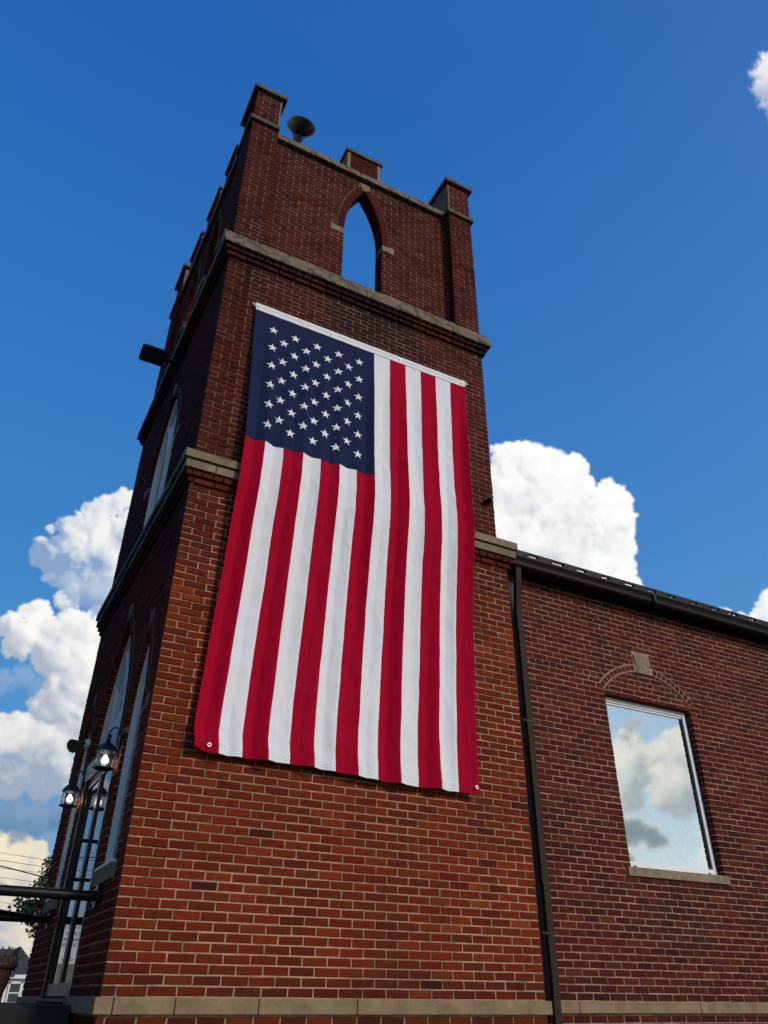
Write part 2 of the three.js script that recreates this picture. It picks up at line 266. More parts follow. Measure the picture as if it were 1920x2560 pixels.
function lay(f, wall, v0, n, ranges, o) {
  const R = rng(o.seed ?? 1);
  for (let k = 0; k < n; k++) {
    const a = v0 + k * C + JT / 2, b = a + C - JT, vm = (a + b) / 2, header = o.headers?.includes(k);
    let segs = ranges(k, vm).map((s) => [s[0], s[1], s[2], s[3]]);
    for (const h of o.holes ?? []) {
      const q = h.box ? (vm > h.box[2] && vm < h.box[3] ? [h.box[0], h.box[1], false] : null) : holeAt(h, vm); if (!q) continue;
      segs = segs.flatMap((s) => q[1] <= s[0] || q[0] >= s[1] ? [s] : [[s[0], q[0], s[2], q[2] ? 'open' : 'in'], [q[1], s[1], q[2] ? 'open' : 'in', s[3]]].filter((t) => t[1] - t[0] > .02));
    }
    const B = header ? BL / 2 : BL, ph = header ? 0 : ((k + (o.parity ?? 0)) % 2 ? 0 : BL / 2) + (o.start ?? 0);
    for (const [s0, s1, l, r] of segs) {
      const cuts = [s0]; for (let m = Math.ceil((s0 - ph) / B); ph + m * B < s1; m++) { const x = ph + m * B; if (x - s0 > .045 && s1 - x > .045) cuts.push(x); } cuts.push(s1);
      for (let i = 0; i < cuts.length - 1; i++) {
        const first = i === 0, last = i === cuts.length - 2, x0 = cuts[i] + (first ? (l === 'in' ? JT / 2 : 0) : JT / 2), x1 = cuts[i + 1] - (last ? (r === 'in' ? JT / 2 : 0) : JT / 2);
        if (x1 - x0 < .012) continue;
        const deep = (first && l === 'open') || (last && r === 'open') ? .2 : (first && l === 'corner') || (last && r === 'corner') ? ((k + (o.parity ?? 0)) % 2 ? .0985 : .2015) : .1;
        bricks.push({ f, wall, u0: x0, u1: x1, v0: a, v1: b, deep, proud: (o.proud ?? 0) + (R() - .5) * .005, tone: o.tone(x0, vm, R), seed: Math.floor(R() * 1e9), flat: o.flat });
      }
    }
  }
}
// bed of mortar under an arch ring, 4 mm proud of the wall bricks' mean face
function backing(f, wall, cx, cy, r0, r1, a0, a1, mat) { const acc = new Acc(), n = 26, p = (r, t) => f.at(cx + r * Math.cos(t), cy + r * Math.sin(t), .005); for (let i = 0; i < n; i++) { const t0 = mix(a0, a1, i / n), t1 = mix(a0, a1, (i + 1) / n); acc.quad(p(r0, t0), p(r1, t0), p(r1, t1), p(r0, t1), [[i * .07, 0], [i * .07, .1], [i * .07 + .07, .1], [i * .07 + .07, 0]]); } part(wall, 'ring_mortar', acc.build(), mat); }
// voussoirs of an arch ring
function ring(f, wall, a, o) {
  const R = rng(o.seed), th = Math.acos(clamp((a.c - (a.c + a.w / 2 - a.R)) / a.R, -1, 1)), n = Math.max(4, Math.round(th * (a.R + a.t / 2) / .071));
  backing(f, wall, a.c + a.w / 2 - a.R, a.vs, a.R + .004, a.R + a.t - .006, 0, th, o.bed); backing(f, wall, a.c - a.w / 2 + a.R, a.vs, a.R + .004, a.R + a.t - .006, Math.PI - th, Math.PI, o.bed);
  for (const s of [1, -1]) for (let i = 0; i < n; i++) {
    const cx = a.c + s * (a.w / 2 - a.R), g = .004, q = (t, r) => [cx + s * r * Math.cos(t), a.vs + r * Math.sin(t)];
    const t0 = th * i / n, t1 = th * (i + 1) / n, r0 = a.R, r1 = a.R + a.t - .012;
    let P = [q(t0 + g / r0, r0), q(t0 + g / r1, r1), q(t1 - g / r1, r1), q(t1 - g / r0, r0)]; if (s > 0) P = [P[0], P[1], P[2], P[3]]; else P = [P[3], P[2], P[1], P[0]];
    bricks.push({ f, wall, poly: P, deep: a.deep ?? .2, proud: .009, tone: o.tone(P[0][0], P[0][1], R), seed: Math.floor(R() * 1e9) });
  }
}
// brick tones
const pick = (list) => (u, v, R) => list[Math.floor(R() * list.length)];
const lowTones = [[.205, .0305, .0105], [.19, .0275, .0105], [.17, .0245, .0105], [.225, .036, .011], [.18, .026, .0105], [.145, .021, .0110], [.195, .029, .0105], [.158, .0225, .0108], [.27, .050, .013], [.075, .0145, .0135]];
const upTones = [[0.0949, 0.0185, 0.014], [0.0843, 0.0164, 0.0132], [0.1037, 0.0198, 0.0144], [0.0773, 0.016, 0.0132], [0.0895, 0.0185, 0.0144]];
const naveTones = [[0.1056, 0.0208, 0.0156], [0.0928, 0.0184, 0.0148], [0.116, 0.0228, 0.0156], [0.0816, 0.0172, 0.0148], [0.124, 0.0248, 0.0156], [0.0976, 0.0192, 0.0144], [0.148, 0.0328, 0.0168], [0.068, 0.0176, 0.0164]];
const sooty = (list, f) => (u, v, R) => { const c = list[Math.floor(R() * list.length)], k = f(u, v), j = .9 + .2 * R(); return c.map((x, i) => mix(x * j, [.022, .014, .014][i], k)); };
const lowTone = (u, v, R) => { const q = 3.2 * fbm(u * .8, v * .8, 3, 3) + (R() - .5) * 1.5; const up = sstep(2.5, 4.2, v); let i = Math.floor(R() * 8); if (q > .75 && R() < .55) i = R() < .5 ? 8 : 3; if (R() < .012) i = 9; const grime = clamp(.42 * sstep(.30, -.02, v) * (.5 + R()) + .55 * sstep(3.5, 4.25, v) * sstep(-.05, .25, fbm(u * 2.2, v * .4, 61, 3) + .08) + .35 * sstep(.14, .34, fbm(u * 2.6, v * .35, 62, 4)) + .3 * sstep(.2, .4, fbm(u * .9, v * .9, 63, 3)), 0, .8); return lowTones[i].map((x, k) => mix(mix(x, upTones[1][k] * 1.15, up * .45) * (.92 + .16 * R()), [.030, .016, .014][k], grime)); };
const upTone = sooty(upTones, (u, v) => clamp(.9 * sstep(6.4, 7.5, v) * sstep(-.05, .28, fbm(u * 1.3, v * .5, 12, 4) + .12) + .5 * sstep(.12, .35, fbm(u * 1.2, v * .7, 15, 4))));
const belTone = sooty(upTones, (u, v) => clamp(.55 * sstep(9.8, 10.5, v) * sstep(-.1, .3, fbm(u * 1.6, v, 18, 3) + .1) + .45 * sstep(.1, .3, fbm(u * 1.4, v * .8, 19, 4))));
const naveTone = (u, v, R) => { const gr = clamp(.5 * sstep(.25, -.02, v) * R() + .5 * sstep(3.7, 4.5, v) * sstep(-.02, .25, fbm(u * 1.9, v * .5, 64, 3)) + .3 * sstep(.15, .35, fbm(u * 2.2, v * .4, 65, 4)), 0, .7), i = R() < .04 ? 7 : R() < .05 + .25 * sstep(.1, .3, fbm(u * .7, v * .7, 22, 3)) ? 6 : Math.floor(R() * 6), d = sstep(.25, .9, 1 - Math.hypot((u - 6.0) / 1.5, (v - .75) / .55)); return naveTones[i].map((x, k) => mix(mix(x * (.92 + .16 * R()), [.03, .016, .014][k], gr), [.05, .028, .026][k], d * (R() < .45 ? .75 : .2))); };
const dimTone = pick(upTones);

// ------------------------------------------------------------------ the church: walls
const W = 3.738, WU = 3.622, D = 4.245, SK = .0134, SN = 1 / Math.hypot(1, SK);   // the entrance wall stands a little out of square
const fA = frame([0, Y0, 0], [1, 0, 0], [0, 0, 1]), fB = frame([0, Y0, 0], [SK * SN, 0, SN], [-SN, 0, SK * SN]);
const fC = frame([W, Y0, 0], [0, 0, -1], [1, 0, 0]), fCu = frame([WU, Y0, 0], [0, 0, -1], [1, 0, 0]), fDb = frame([WU, Y0, -D], [-1, 0, 0], [0, 0, -1]);
const fP = frame([0, Y0, -.15], [1, 0, 0], [0, 0, 1]), fQ = frame([.05, Y0, 0], [SK * SN, 0, SN], [-SN, 0, SK * SN]), fE = frame([3.225, Y0, 0], [0, 0, 1], [-1, 0, 0]);
const fN = frame([0, Y0, -.55], [1, 0, 0], [0, 0, 1]);
const lancetN = arch(-.645, .61, .885, 2.08, .87), lancetF = arch(-3.38, .61, .885, 2.08, .87), portal = arch(-2.01, 1.58, -.2, 2.09, 1.44, .11), upWin = arch(-2.05, 1.28, 4.5, 5.75, 1.10, .11);
const belA = arch(1.83, .60, 7.5, 9.15, 1.03, .12), belB1 = arch(-1.60, .56, 7.5, 9.15, 1.0, .12), belB2 = arch(-2.66, .56, 7.5, 9.15, 1.0, .12);
const naveWin = arch(6.2025, 1.435, 1.243, 3.212, 0), naveArc = [6.2025, 2.632, .945, 1.052, 3.25];
const box = (a, b, c, d) => ({ box: [a, b, c, d] });

// mortar bodies of the walls: the bricks sit in them and stand 6 mm proud
const bodyGeo = (x0, x1, y0, y1, z0, z1) => { const g = new THREE.BoxGeometry(x1 - x0, y1 - y0, z1 - z0); g.translate((x0 + x1) / 2, Y0 + (y0 + y1) / 2, (z0 + z1) / 2); return g.toNonIndexed(); };
function slab(f, u0, u1, v0, v1, back, holes, front = .006) {
  const s = new THREE.Shape(); s.moveTo(u0, v0); s.lineTo(u1, v0); s.lineTo(u1, v1); s.lineTo(u0, v1); s.closePath();
  for (const a of holes) s.holes.push(archPath(new THREE.Path(), { ...a, vb: Math.max(a.vb, v0 + .001) }, -.004, 0));
  const g = new THREE.ExtrudeGeometry(s, { depth: back - front, bevelEnabled: false, curveSegments: 12 }); g.translate(0, 0, -back); g.applyMatrix4(f.m); return g;
}
const mg = (list) => mergeGeometries(list.map((g) => { const q = g.index ? g.toNonIndexed() : g; for (const k of Object.keys(q.attributes)) if (!['position', 'normal', 'uv'].includes(k)) q.deleteAttribute(k); q.clearGroups?.(); return q; }));
const towerWall = part(church, 'tower_wall', mg([
  bodyGeo(.30, W - .006, -1.5, 4.50, -D + .006, -.006), slab(fB, -D + .01, -.008, -.11, 4.5, .3, [lancetN, portal, lancetF]), bodyGeo(.006, .302, -1.5, -.112, -D + .01, -.008),
]), mortarMat);
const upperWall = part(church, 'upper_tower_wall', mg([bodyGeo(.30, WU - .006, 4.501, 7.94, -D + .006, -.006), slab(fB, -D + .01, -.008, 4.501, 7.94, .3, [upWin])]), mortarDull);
const belfryWall = part(church, 'belfry_wall', mg([
  slab(fP, .385, 3.23, 7.941, 10.387, .21, [belA]), slab(fQ, -3.69, -.595, 7.941, 10.387, .23, [belB1, belB2]),
  bodyGeo(.006, .384, 7.941, 11.15, -.594, -.0065), bodyGeo(3.231, WU - .006, 7.941, 11.15, -.5, -.0065), bodyGeo(-.042, .5, 7.941, 11.15, -D + .006, -3.686), bodyGeo(3.231, WU - .006, 7.941, 11.15, -D + .006, -3.686),
  bodyGeo(3.4, WU - .006, 7.941, 10.387, -3.68, -.505), bodyGeo(.505, 3.225, 7.941, 10.387, -D + .006, -D + .24),
]), mortarDull);
const naveWall = part(church, 'nave_wall', mg([slab(fN, 3.745, 14, -1.5, 4.62, .3, [naveWin])]), mortarNave);
const cornerEnd = (k) => -((k % 2 ? .0985 : .2015) + JT);

lay(fA, towerWall, 0, 62, () => [[0, W, 'corner', 'corner']], { tone: lowTone, seed: 1 });
lay(fB, towerWall, 0, 62, (k) => [[-D, cornerEnd(k)]], { tone: lowTone, seed: 2, holes: [lancetN, portal, lancetF, box(-.335, -.115, 2.03, 2.165), box(-1.215, -.955, 2.03, 2.165), box(-3.07, -2.805, 2.03, 2.165), box(-3.91, -3.69, 2.03, 2.165), box(-.735, -.555, 2.94, 3.13), box(-3.47, -3.29, 2.94, 3.13), box(-2.11, -1.91, 3.52, 3.75), box(-1.03, -.255, .745, .88), box(-3.77, -2.99, .745, .88)] });
lay(fC, towerWall, 0, 62, (k) => [[-cornerEnd(k), .56]], { tone: lowTone, seed: 3 });
lay(fA, towerWall, -.112 - 20 * C, 20, () => [[0, W, 'corner', 'corner']], { tone: lowTone, seed: 4, start: .06 });
lay(fB, towerWall, -.112 - 20 * C, 20, (k) => [[-D, cornerEnd(k)]], { tone: lowTone, seed: 5 });
// corbel courses under the first stone band
lay(fA, towerWall, 62 * C, 1, () => [[-.028, W + .028, 'corner', 'corner']], { tone: lowTone, seed: 6, proud: .028, parity: 1, start: .03 });
lay(fB, towerWall, 62 * C, 1, () => [[-D - .028, -.109]], { tone: lowTone, seed: 7, proud: .028 });
lay(fA, towerWall, 63 * C, 1, () => [[-.055, W + .055, 'corner', 'corner']], { tone: lowTone, seed: 8, proud: .055, parity: 1, headers: [0] });
lay(fB, towerWall, 63 * C, 1, () => [[-D - .055, -.109]], { tone: lowTone, seed: 9, proud: .055, headers: [0] });
// upper stage
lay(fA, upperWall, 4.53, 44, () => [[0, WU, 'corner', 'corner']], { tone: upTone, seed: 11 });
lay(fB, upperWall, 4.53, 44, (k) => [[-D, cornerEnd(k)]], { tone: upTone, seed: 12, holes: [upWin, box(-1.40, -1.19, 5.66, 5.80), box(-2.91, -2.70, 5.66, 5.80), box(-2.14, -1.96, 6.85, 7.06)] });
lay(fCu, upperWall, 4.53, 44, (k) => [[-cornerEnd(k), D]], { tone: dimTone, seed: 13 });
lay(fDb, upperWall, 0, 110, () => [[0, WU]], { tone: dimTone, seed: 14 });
for (const [i, p] of [[0, .038], [1, .066]]) {
  const v = 4.53 + (44 + i) * C;
  lay(fA, upperWall, v, 1, () => [[-p, WU + p, 'corner', 'corner']], { tone: upTone, seed: 15 + i, proud: p, parity: 1, start: i * .05, headers: i ? [0] : [] });
  lay(fB, upperWall, v, 1, () => [[-D - p, -.109]], { tone: upTone, seed: 17 + i, proud: p });
  lay(fCu, upperWall, v, 1, () => [[.109, D + p]], { tone: dimTone, seed: 19 + i, proud: p });
}
// belfry: corner piers, recessed panels, parapet
const B0 = 7.95, NB = 36, B1 = B0 + NB * C;
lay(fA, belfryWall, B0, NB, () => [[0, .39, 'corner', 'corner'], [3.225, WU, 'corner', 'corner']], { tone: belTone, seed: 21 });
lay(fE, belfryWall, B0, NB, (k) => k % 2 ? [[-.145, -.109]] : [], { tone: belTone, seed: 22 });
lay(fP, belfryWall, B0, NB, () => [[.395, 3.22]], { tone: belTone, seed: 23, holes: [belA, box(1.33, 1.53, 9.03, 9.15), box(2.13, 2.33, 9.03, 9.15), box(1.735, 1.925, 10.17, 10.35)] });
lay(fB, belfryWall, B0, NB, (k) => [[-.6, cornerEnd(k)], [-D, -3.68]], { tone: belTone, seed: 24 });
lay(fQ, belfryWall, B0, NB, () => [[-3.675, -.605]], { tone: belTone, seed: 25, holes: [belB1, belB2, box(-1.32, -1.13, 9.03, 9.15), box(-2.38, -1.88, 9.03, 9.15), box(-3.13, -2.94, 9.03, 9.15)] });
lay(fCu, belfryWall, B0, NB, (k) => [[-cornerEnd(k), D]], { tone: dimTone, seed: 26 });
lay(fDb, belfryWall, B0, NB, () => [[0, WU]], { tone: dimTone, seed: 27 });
const T0 = 10.475, NT = 10;
for (const [x0, x1, z0, z1, i] of [[.008, .352, -.57, -.008, 0], [3.262, WU - .012, -.48, -.008, 1], [-.045, .46, -D + .012, -3.72, 2]]) {
  const g = frame([0, Y0, z1 + .006], [1, 0, 0], [0, 0, 1]), h = frame([x0 - .006, Y0, 0], [0, 0, 1], [-1, 0, 0]);
  lay(g, belfryWall, T0, NT, () => [[x0 - .006, x1 + .006, 'corner', 'corner']], { tone: belTone, seed: 28 + i });
  lay(h, belfryWall, T0, NT, (k) => [[z0, z1 + .006 + cornerEnd(k)]], { tone: belTone, seed: 31 + i });
}
// nave
const naveHoles = [naveWin, { band: naveArc }, box(6.06, 6.355, 3.555, 3.83), box(5.41, 6.975, 1.143, 1.243)];
lay(fN, naveWall, 0, 67, () => [[3.76, 13.9]], { tone: naveTone, seed: 41, holes: naveHoles, headers: [50], start: .07 });
lay(fN, naveWall, -.112 - 20 * C, 20, () => [[3.76, 13.9]], { tone: naveTone, seed: 42, start: .11 });

// arch rings
ring(fB, towerWall, lancetN, { tone: lowTone, seed: 51, bed: mortarMat }); ring(fB, towerWall, portal, { tone: lowTone, seed: 52, bed: mortarMat }); ring(fB, towerWall, lancetF, { tone: lowTone, seed: 53, bed: mortarMat });
ring(fB, upperWall, upWin, { tone: upTone, seed: 54, bed: mortarDull }); ring(fP, belfryWall, belA, { tone: pick(upTones), seed: 55, bed: mortarDull }); ring(fQ, belfryWall, belB1, { tone: belTone, seed: 56, bed: mortarDull }); ring(fQ, belfryWall, belB2, { tone: belTone, seed: 57, bed: mortarDull });
{ // segmental ring over the nave window
  const [cx, cy, r0, r1] = naveArc, R = rng(58); backing(fN, naveWall, cx, cy, r0 + .002, r1 - .002, Math.asin((3.247 - cy) / r0), Math.PI - Math.asin((3.247 - cy) / r0), mortarNave);
  const a0 = Math.asin((3.247 - cy) / r0), n = 22, g = .0095, q = (t, r) => [cx + r * Math.cos(t), cy + r * Math.sin(t)];
  for (let i = 0; i < n; i++) {
    const t0 = a0 + (Math.PI - 2 * a0) * i / n, t1 = a0 + (Math.PI - 2 * a0) * (i + 1) / n, ra = r0 + .024, rb = r1 - .024;
    const tm = (t0 + t1) / 2; if (Math.abs(Math.cos(tm)) * r1 < .14) continue;
    bricks.push({ f: fN, wall: naveWall, poly: [q(t1 - g / ra, ra), q(t0 + g / ra, ra), q(t0 + g / rb, rb), q(t1 - g / rb, rb)], deep: .1, proud: .010, tone: naveTone(5, 2.6, R), seed: i + 900 });
  }
}
const bead = (f, wall, arcs, mat) => { for (const [cx, cy, r, a0, a1] of arcs) { const acc = new Acc(), n = 28, h = .008; for (let i = 0; i < n; i++) { const t0 = mix(a0, a1, i / n), t1 = mix(a0, a1, (i + 1) / n), p = (r_, t, w) => f.at(cx + r_ * Math.cos(t), cy + r_ * Math.sin(t), w), z = [[0, 0], [1, 0], [1, 1], [0, 1]].map((q) => [q[0] * .02 + i * .05, q[1] * .02]); const o = .0085 + .001 * Math.sin(i * 2.3); acc.quad(p(r - h, t0, 0), p(r - h * .4, t0, o), p(r - h * .4, t1, o), p(r - h, t1, 0), z); acc.quad(p(r - h * .4, t0, o), p(r + h * .4, t0, o), p(r + h * .4, t1, o), p(r - h * .4, t1, o), z); acc.quad(p(r + h * .4, t0, o), p(r + h, t0, 0), p(r + h, t1, 0), p(r + h * .4, t1, o), z); } part(wall, 'mortar_bead', acc.build(), mat); } };
const beadMat = new THREE.MeshStandardMaterial({ color: col(.36, .235, .175), map: mortarMap, roughness: .95, side: THREE.DoubleSide }), beadDull = new THREE.MeshStandardMaterial({ color: col(.15, .095, .075), map: mortarMap, roughness: .95, side: THREE.DoubleSide });
{ const [cx, cy, r0, r1] = naveArc, a0 = Math.asin((3.247 - cy) / r0), k0 = Math.acos(.115 / r0), k1 = Math.acos(.13 / r1); bead(fN, naveWall, [[cx, cy, r0 + .010, a0, k0], [cx, cy, r0 + .010, Math.PI - k0, Math.PI - a0], [cx, cy, r1 - .010, a0, k1], [cx, cy, r1 - .010, Math.PI - k1, Math.PI - a0]], beadMat); }
for (const [f, w, a] of [[fP, belfryWall, belA], [fQ, belfryWall, belB1], [fQ, belfryWall, belB2], [fB, upperWall, upWin], [fB, towerWall, portal], [fB, towerWall, lancetN], [fB, towerWall, lancetF]]) { const r = a.R + a.t - .004, th = Math.acos(clamp((a.R - a.w / 2 + .09) / r)); bead(f, w, [[a.c + a.w / 2 - a.R, a.vs, r, 0, th], [a.c - a.w / 2 + a.R, a.vs, r, Math.PI - th, Math.PI]], beadDull); }
// the 300 bricks that show largest become parts of their own; the rest of each wall is joined
{
  camera.updateMatrixWorld(true); const view = camera.matrixWorld.clone().invert(), ty = Math.tan(rad(67.51 / 2));
  const proj = (p) => { const q = p.clone().applyMatrix4(view); return [512 + 512 * q.x / -q.z / ty - 128, 512 - 512 * q.y / -q.z / ty, q.z]; };
  for (const b of bricks) {
    b.score = 0; if (b.poly || (b.f !== fA && b.f !== fN)) continue;
    const P = [[b.u0, b.v0], [b.u1, b.v0], [b.u1, b.v1], [b.u0, b.v1]].map(([u, v]) => proj(b.f.at(u, v, b.proud)));
    if (P.some((p) => p[2] > -.1 || p[0] < 0 || p[0] > 768 || p[1] < 0 || p[1] > 1024)) continue;
    for (let i = 0; i < 4; i++) { const n = P[(i + 1) % 4]; b.score += P[i][0] * n[1] - n[0] * P[i][1]; } b.score = Math.abs(b.score);
    if (b.f === fA && b.u0 > .36 && b.u1 < 3.2 && b.v0 > 1.7) b.score = 0;   // behind the flag
  }
  const singles = new Set([...bricks].sort((a, b) => b.score - a.score).slice(0, 300).filter((b) => b.score > 0));
  const tones = new Map(), geos = new Map(), accs = new Map();
  for (const b of bricks) {
    const R = rng(b.seed);
    if (b.poly) {
      const acc = accs.get(b.wall) ?? accs.set(b.wall, new Acc()).get(b.wall), P = b.poly, F = P.map((p) => b.f.at(p[0], p[1], b.proud)), K = P.map((p) => b.f.at(p[0], p[1], -b.deep)), o = [R(), R()], uv = (p, q = 0) => [p[0] * 2 + o[0] + q, p[1] * 2 + o[1]];
      acc.quad(F[0], F[1], F[2], F[3], P.map((p) => uv(p)), b.tone);
      for (let i = 0; i < 4; i++) { const n = (i + 1) % 4; acc.quad(K[i], K[n], F[n], F[i], [uv(P[i], .3), uv(P[n], .3), uv(P[n]), uv(P[i])], b.tone); }
      continue;
    }
    if (!singles.has(b)) { const acc = accs.get(b.wall) ?? accs.set(b.wall, new Acc()).get(b.wall); block(acc, b.f, b.u0, b.u1, b.v0, b.v1, -b.deep, b.proud, .0035, [R(), R()], b.tone, R, .0022); continue; }
    const w = b.u1 - b.u0, h = b.v1 - b.v0, vr = b.seed % 4, key = [w.toFixed(3), b.deep, vr].join(), r2 = rng(vr * 77 + 5);
    if (!geos.has(key)) { const acc = new Acc(); block(acc, frame([0, 0, 0], [1, 0, 0], [0, 0, 1]), -w / 2, w / 2, -h / 2, h / 2, -b.deep, 0, .0035, [r2(), r2()], null, r2, .0022); geos.set(key, acc.build()); }
    const q = b.tone.map((x) => Math.round(x * 250) / 250), tk = q.join(); if (!tones.has(tk)) tones.set(tk, brickMat(col(...b.tone)));
    const m = part(b.wall, 'brick', geos.get(key), tones.get(tk)); m.position.copy(b.f.at((b.u0 + b.u1) / 2, (b.v0 + b.v1) / 2, b.proud));
  }
  const joined = brickMat(col(1, 1, 1), true);
  for (const [wall, acc] of accs) part(wall, 'brickwork', acc.build(), joined, { kind: 'stuff' });
  console.log('bricks', bricks.length, 'single', singles.size, 'tones', tones.size);
}

// ------------------------------------------------------------------ the church: stone
const stoneGeo = (f, u0, u1, v0, v1, w0, w1, r = .008) => { const g = new RoundedBoxGeometry(u1 - u0, v1 - v0, w1 - w0, 2, r); g.translate((u0 + u1) / 2, (v0 + v1) / 2, (w0 + w1) / 2); const p = g.attributes.position, uv = []; for (let i = 0; i < p.count; i++) uv.push(p.getX(i) * .8 + p.getZ(i) * .5, p.getY(i) * .8 + p.getZ(i) * .31 + f.o.z); g.setAttribute('uv', new THREE.Float32BufferAttribute(uv, 2)); g.applyMatrix4(f.m); return g; };
function turned(g) { for (const a of Object.values(g.attributes)) for (let i = 0; i + 2 < a.count; i += 3) { const n = a.itemSize, k = a.array; for (let j = 0; j < n; j++) { const t = k[(i + 1) * n + j]; k[(i + 1) * n + j] = k[(i + 2) * n + j]; k[(i + 2) * n + j] = t; } } g.computeVertexNormals(); return g; }   // turns faces round after a mirrored change of axes
// profile [w, v] swept along u: the weathered bands
function profGeo(f, u0, u1, prof) {
  const s = new THREE.Shape(); prof.forEach((p, i) => i ? s.lineTo(p[0], p[1]) : s.moveTo(p[0], p[1])); s.closePath();
  const g = new THREE.ExtrudeGeometry(s, { depth: u1 - u0 - .008, bevelEnabled: true, bevelSize: .004, bevelThickness: .004, bevelSegments: 1, bevelOffset: -.004 });
  g.translate(0, 0, u0 + .004); const p = g.attributes.position, uv = [], q = V3(0, 0, 0);
  for (let i = 0; i < p.count; i++) { const w = p.getX(i), v = p.getY(i), u = p.getZ(i); q.set(u, v, w).applyMatrix4(f.m); uv.push(u * .8, v * .8 + w * .5 + f.o.z); p.setXYZ(i, q.x, q.y, q.z); }
  g.setAttribute('uv', new THREE.Float32BufferAttribute(uv, 2)); return turned(g);
}
function bandPart(name, label) { const g = new THREE.Group(); g.name = name; if (label) g.userData.label = label; church.add(g); return g; }
const cut = (a, b, list) => { const e = [a, ...list.filter((x) => x > a && x < b).sort((p, q) => p - q), b]; return e.slice(1).map((x, i) => [e[i] + (i ? .003 : 0), x - (i < e.length - 2 ? .003 : 0)]); };
{
  const wt = bandPart('water_table', 'tan stone base course along the foot of the walls');
  for (const [a, b] of cut(-.036, W + .035, [.088, .507, 1.118, 1.912])) part(wt, 'stone_block', stoneGeo(fA, a, b, -.103, -.002, -.12, .036), stoneBase);
  for (const [a, b] of cut(-1.215, -.124, [-.68])) part(wt, 'stone_block', stoneGeo(fB, a, b, -.103, -.002, -.12, .036), stoneClean);
  for (const [a, b] of cut(-D - .03, -2.81, [-3.5])) part(wt, 'stone_block', stoneGeo(fB, a, b, -.103, -.002, -.12, .036), stoneClean);
  for (const [a, b] of cut(3.76, 13.9, [4.53, 6.12, 7.75, 9.3, 10.9, 12.4])) part(wt, 'stone_block', stoneGeo(fN, a, b, -.100, -.002, -.12, .034), stoneBase);
  const b1 = bandPart('lower_stone_band', 'two-step stone band with flaking paint between lower and upper tower');
  const lo = (p) => [[-.1, 4.337], [p, 4.337], [p, 4.422], [-.1, 4.43]], hi = (p) => [[-.1, 4.440], [p, 4.440], [p, 4.53], [-.0, 4.575], [-.1, 4.575]];
  for (const [a, b] of cut(-.08, W + .08, [.22, .95, 1.7, 2.45, 3.1])) part(b1, 'stone_block', profGeo(fA, a, b, lo(.080)), stonePeel);
  for (const [a, b] of cut(-.102, W + .102, [.42, 1.25, 2.05, 2.9])) part(b1, 'stone_block', profGeo(fA, a, b, hi(.102)), stonePeel);
  for (const [a, b] of cut(-D - .08, -.104, [-1.1, -2.1, -3.1])) part(b1, 'stone_block', profGeo(fB, a, b, lo(.080)), stoneDark);
  for (const [a, b] of cut(-D - .1, -.104, [-.9, -1.8, -2.7, -3.6])) part(b1, 'stone_block', profGeo(fB, a, b, hi(.102)), stoneDark);
  part(b1, 'stone_block', profGeo(fC, .104, .5, lo(.080)), stonePeel); part(b1, 'stone_block', profGeo(fC, .104, .5, hi(.102)), stonePeel);
  const b2 = bandPart('upper_stone_band', 'weathered stone band blackened by mould under the belfry');
  const top = (p) => [[-.14, 7.648], [p, 7.648], [p, 7.755], [p - .022, 7.772], [-.002, 7.952], [-.14, 7.955]];
  for (const [a, b] of cut(-.105, WU + .105, [.12, .98, 1.80, 2.55, 3.1])) part(b2, 'stone_block', profGeo(fA, a, b, top(.105)), stoneDark);
  for (const [a, b] of cut(-D - .1, -.144, [-1.0, -2.0, -3.0])) part(b2, 'stone_block', profGeo(fB, a, b, top(.105)), stoneDark);
  for (const [a, b] of cut(.144, D + .1, [1.4, 2.9])) part(b2, 'stone_block', profGeo(fCu, a, b, top(.105)), stoneDark);
  part(b2, 'stone_block', profGeo(fDb, .144, WU - .144, top(.105)), stoneDark);
  part(church, 'belfry_floor', bodyGeo(.12, WU - .12, 7.94, 7.962, -D + .12, -.141), stoneTop);
  // springers, keystones
  const ks = bandPart('arch_stone');
  for (const [f, l] of [[fP, [[1.335, 1.524, 9.035, 9.145], [2.136, 2.325, 9.035, 9.145]]], [fB, [[-.338, -.118, 2.036, 2.16], [-1.212, -.958, 2.036, 2.16], [-3.067, -2.808, 2.036, 2.16], [-3.905, -3.692, 2.036, 2.16], [-1.395, -1.195, 5.665, 5.795], [-2.905, -2.705, 5.665, 5.795]]], [fQ, [[-1.315, -1.135, 9.035, 9.145], [-2.375, -1.885, 9.035, 9.145], [-3.125, -2.945, 9.035, 9.145]]]])
    for (const [a, b, c, d] of l) part(ks, 'springer', stoneGeo(f, a, b, c, d, -.18, .003, .005), stoneKey);
  const key = (f, c, v0, v1, w0, w1, p) => { const s = new THREE.Shape(); s.moveTo(c - w0 / 2, v0); s.lineTo(c + w0 / 2, v0); s.lineTo(c + w1 / 2, v1 - .012); s.lineTo(c, v1); s.lineTo(c - w1 / 2, v1 - .012); s.closePath(); const g = new THREE.ExtrudeGeometry(s, { depth: .15 + p, bevelEnabled: true, bevelSize: .006, bevelThickness: .006, bevelSegments: 2, bevelOffset: -.006 }); g.translate(0, 0, -.15); g.applyMatrix4(f.m); return part(ks, 'keystone', g, f === fN ? stoneClean : stoneKey); };
  key(fP, 1.83, 10.175, 10.345, .07, .18, .002); key(fB, -2.01, 3.53, 3.745, .07, .20, .002); key(fB, -.645, 2.945, 3.12, .05, .17, .002); key(fB, -3.38, 2.945, 3.12, .05, .17, .002); key(fB, -2.05, 6.855, 7.055, .06, .18, .002); key(fN, 6.208, 3.562, 3.822, .215, .275, .008);
  // belfry coping, pier strips and caps
  const cp = bandPart('belfry_coping', 'stone copings and caps on the crenellated belfry');
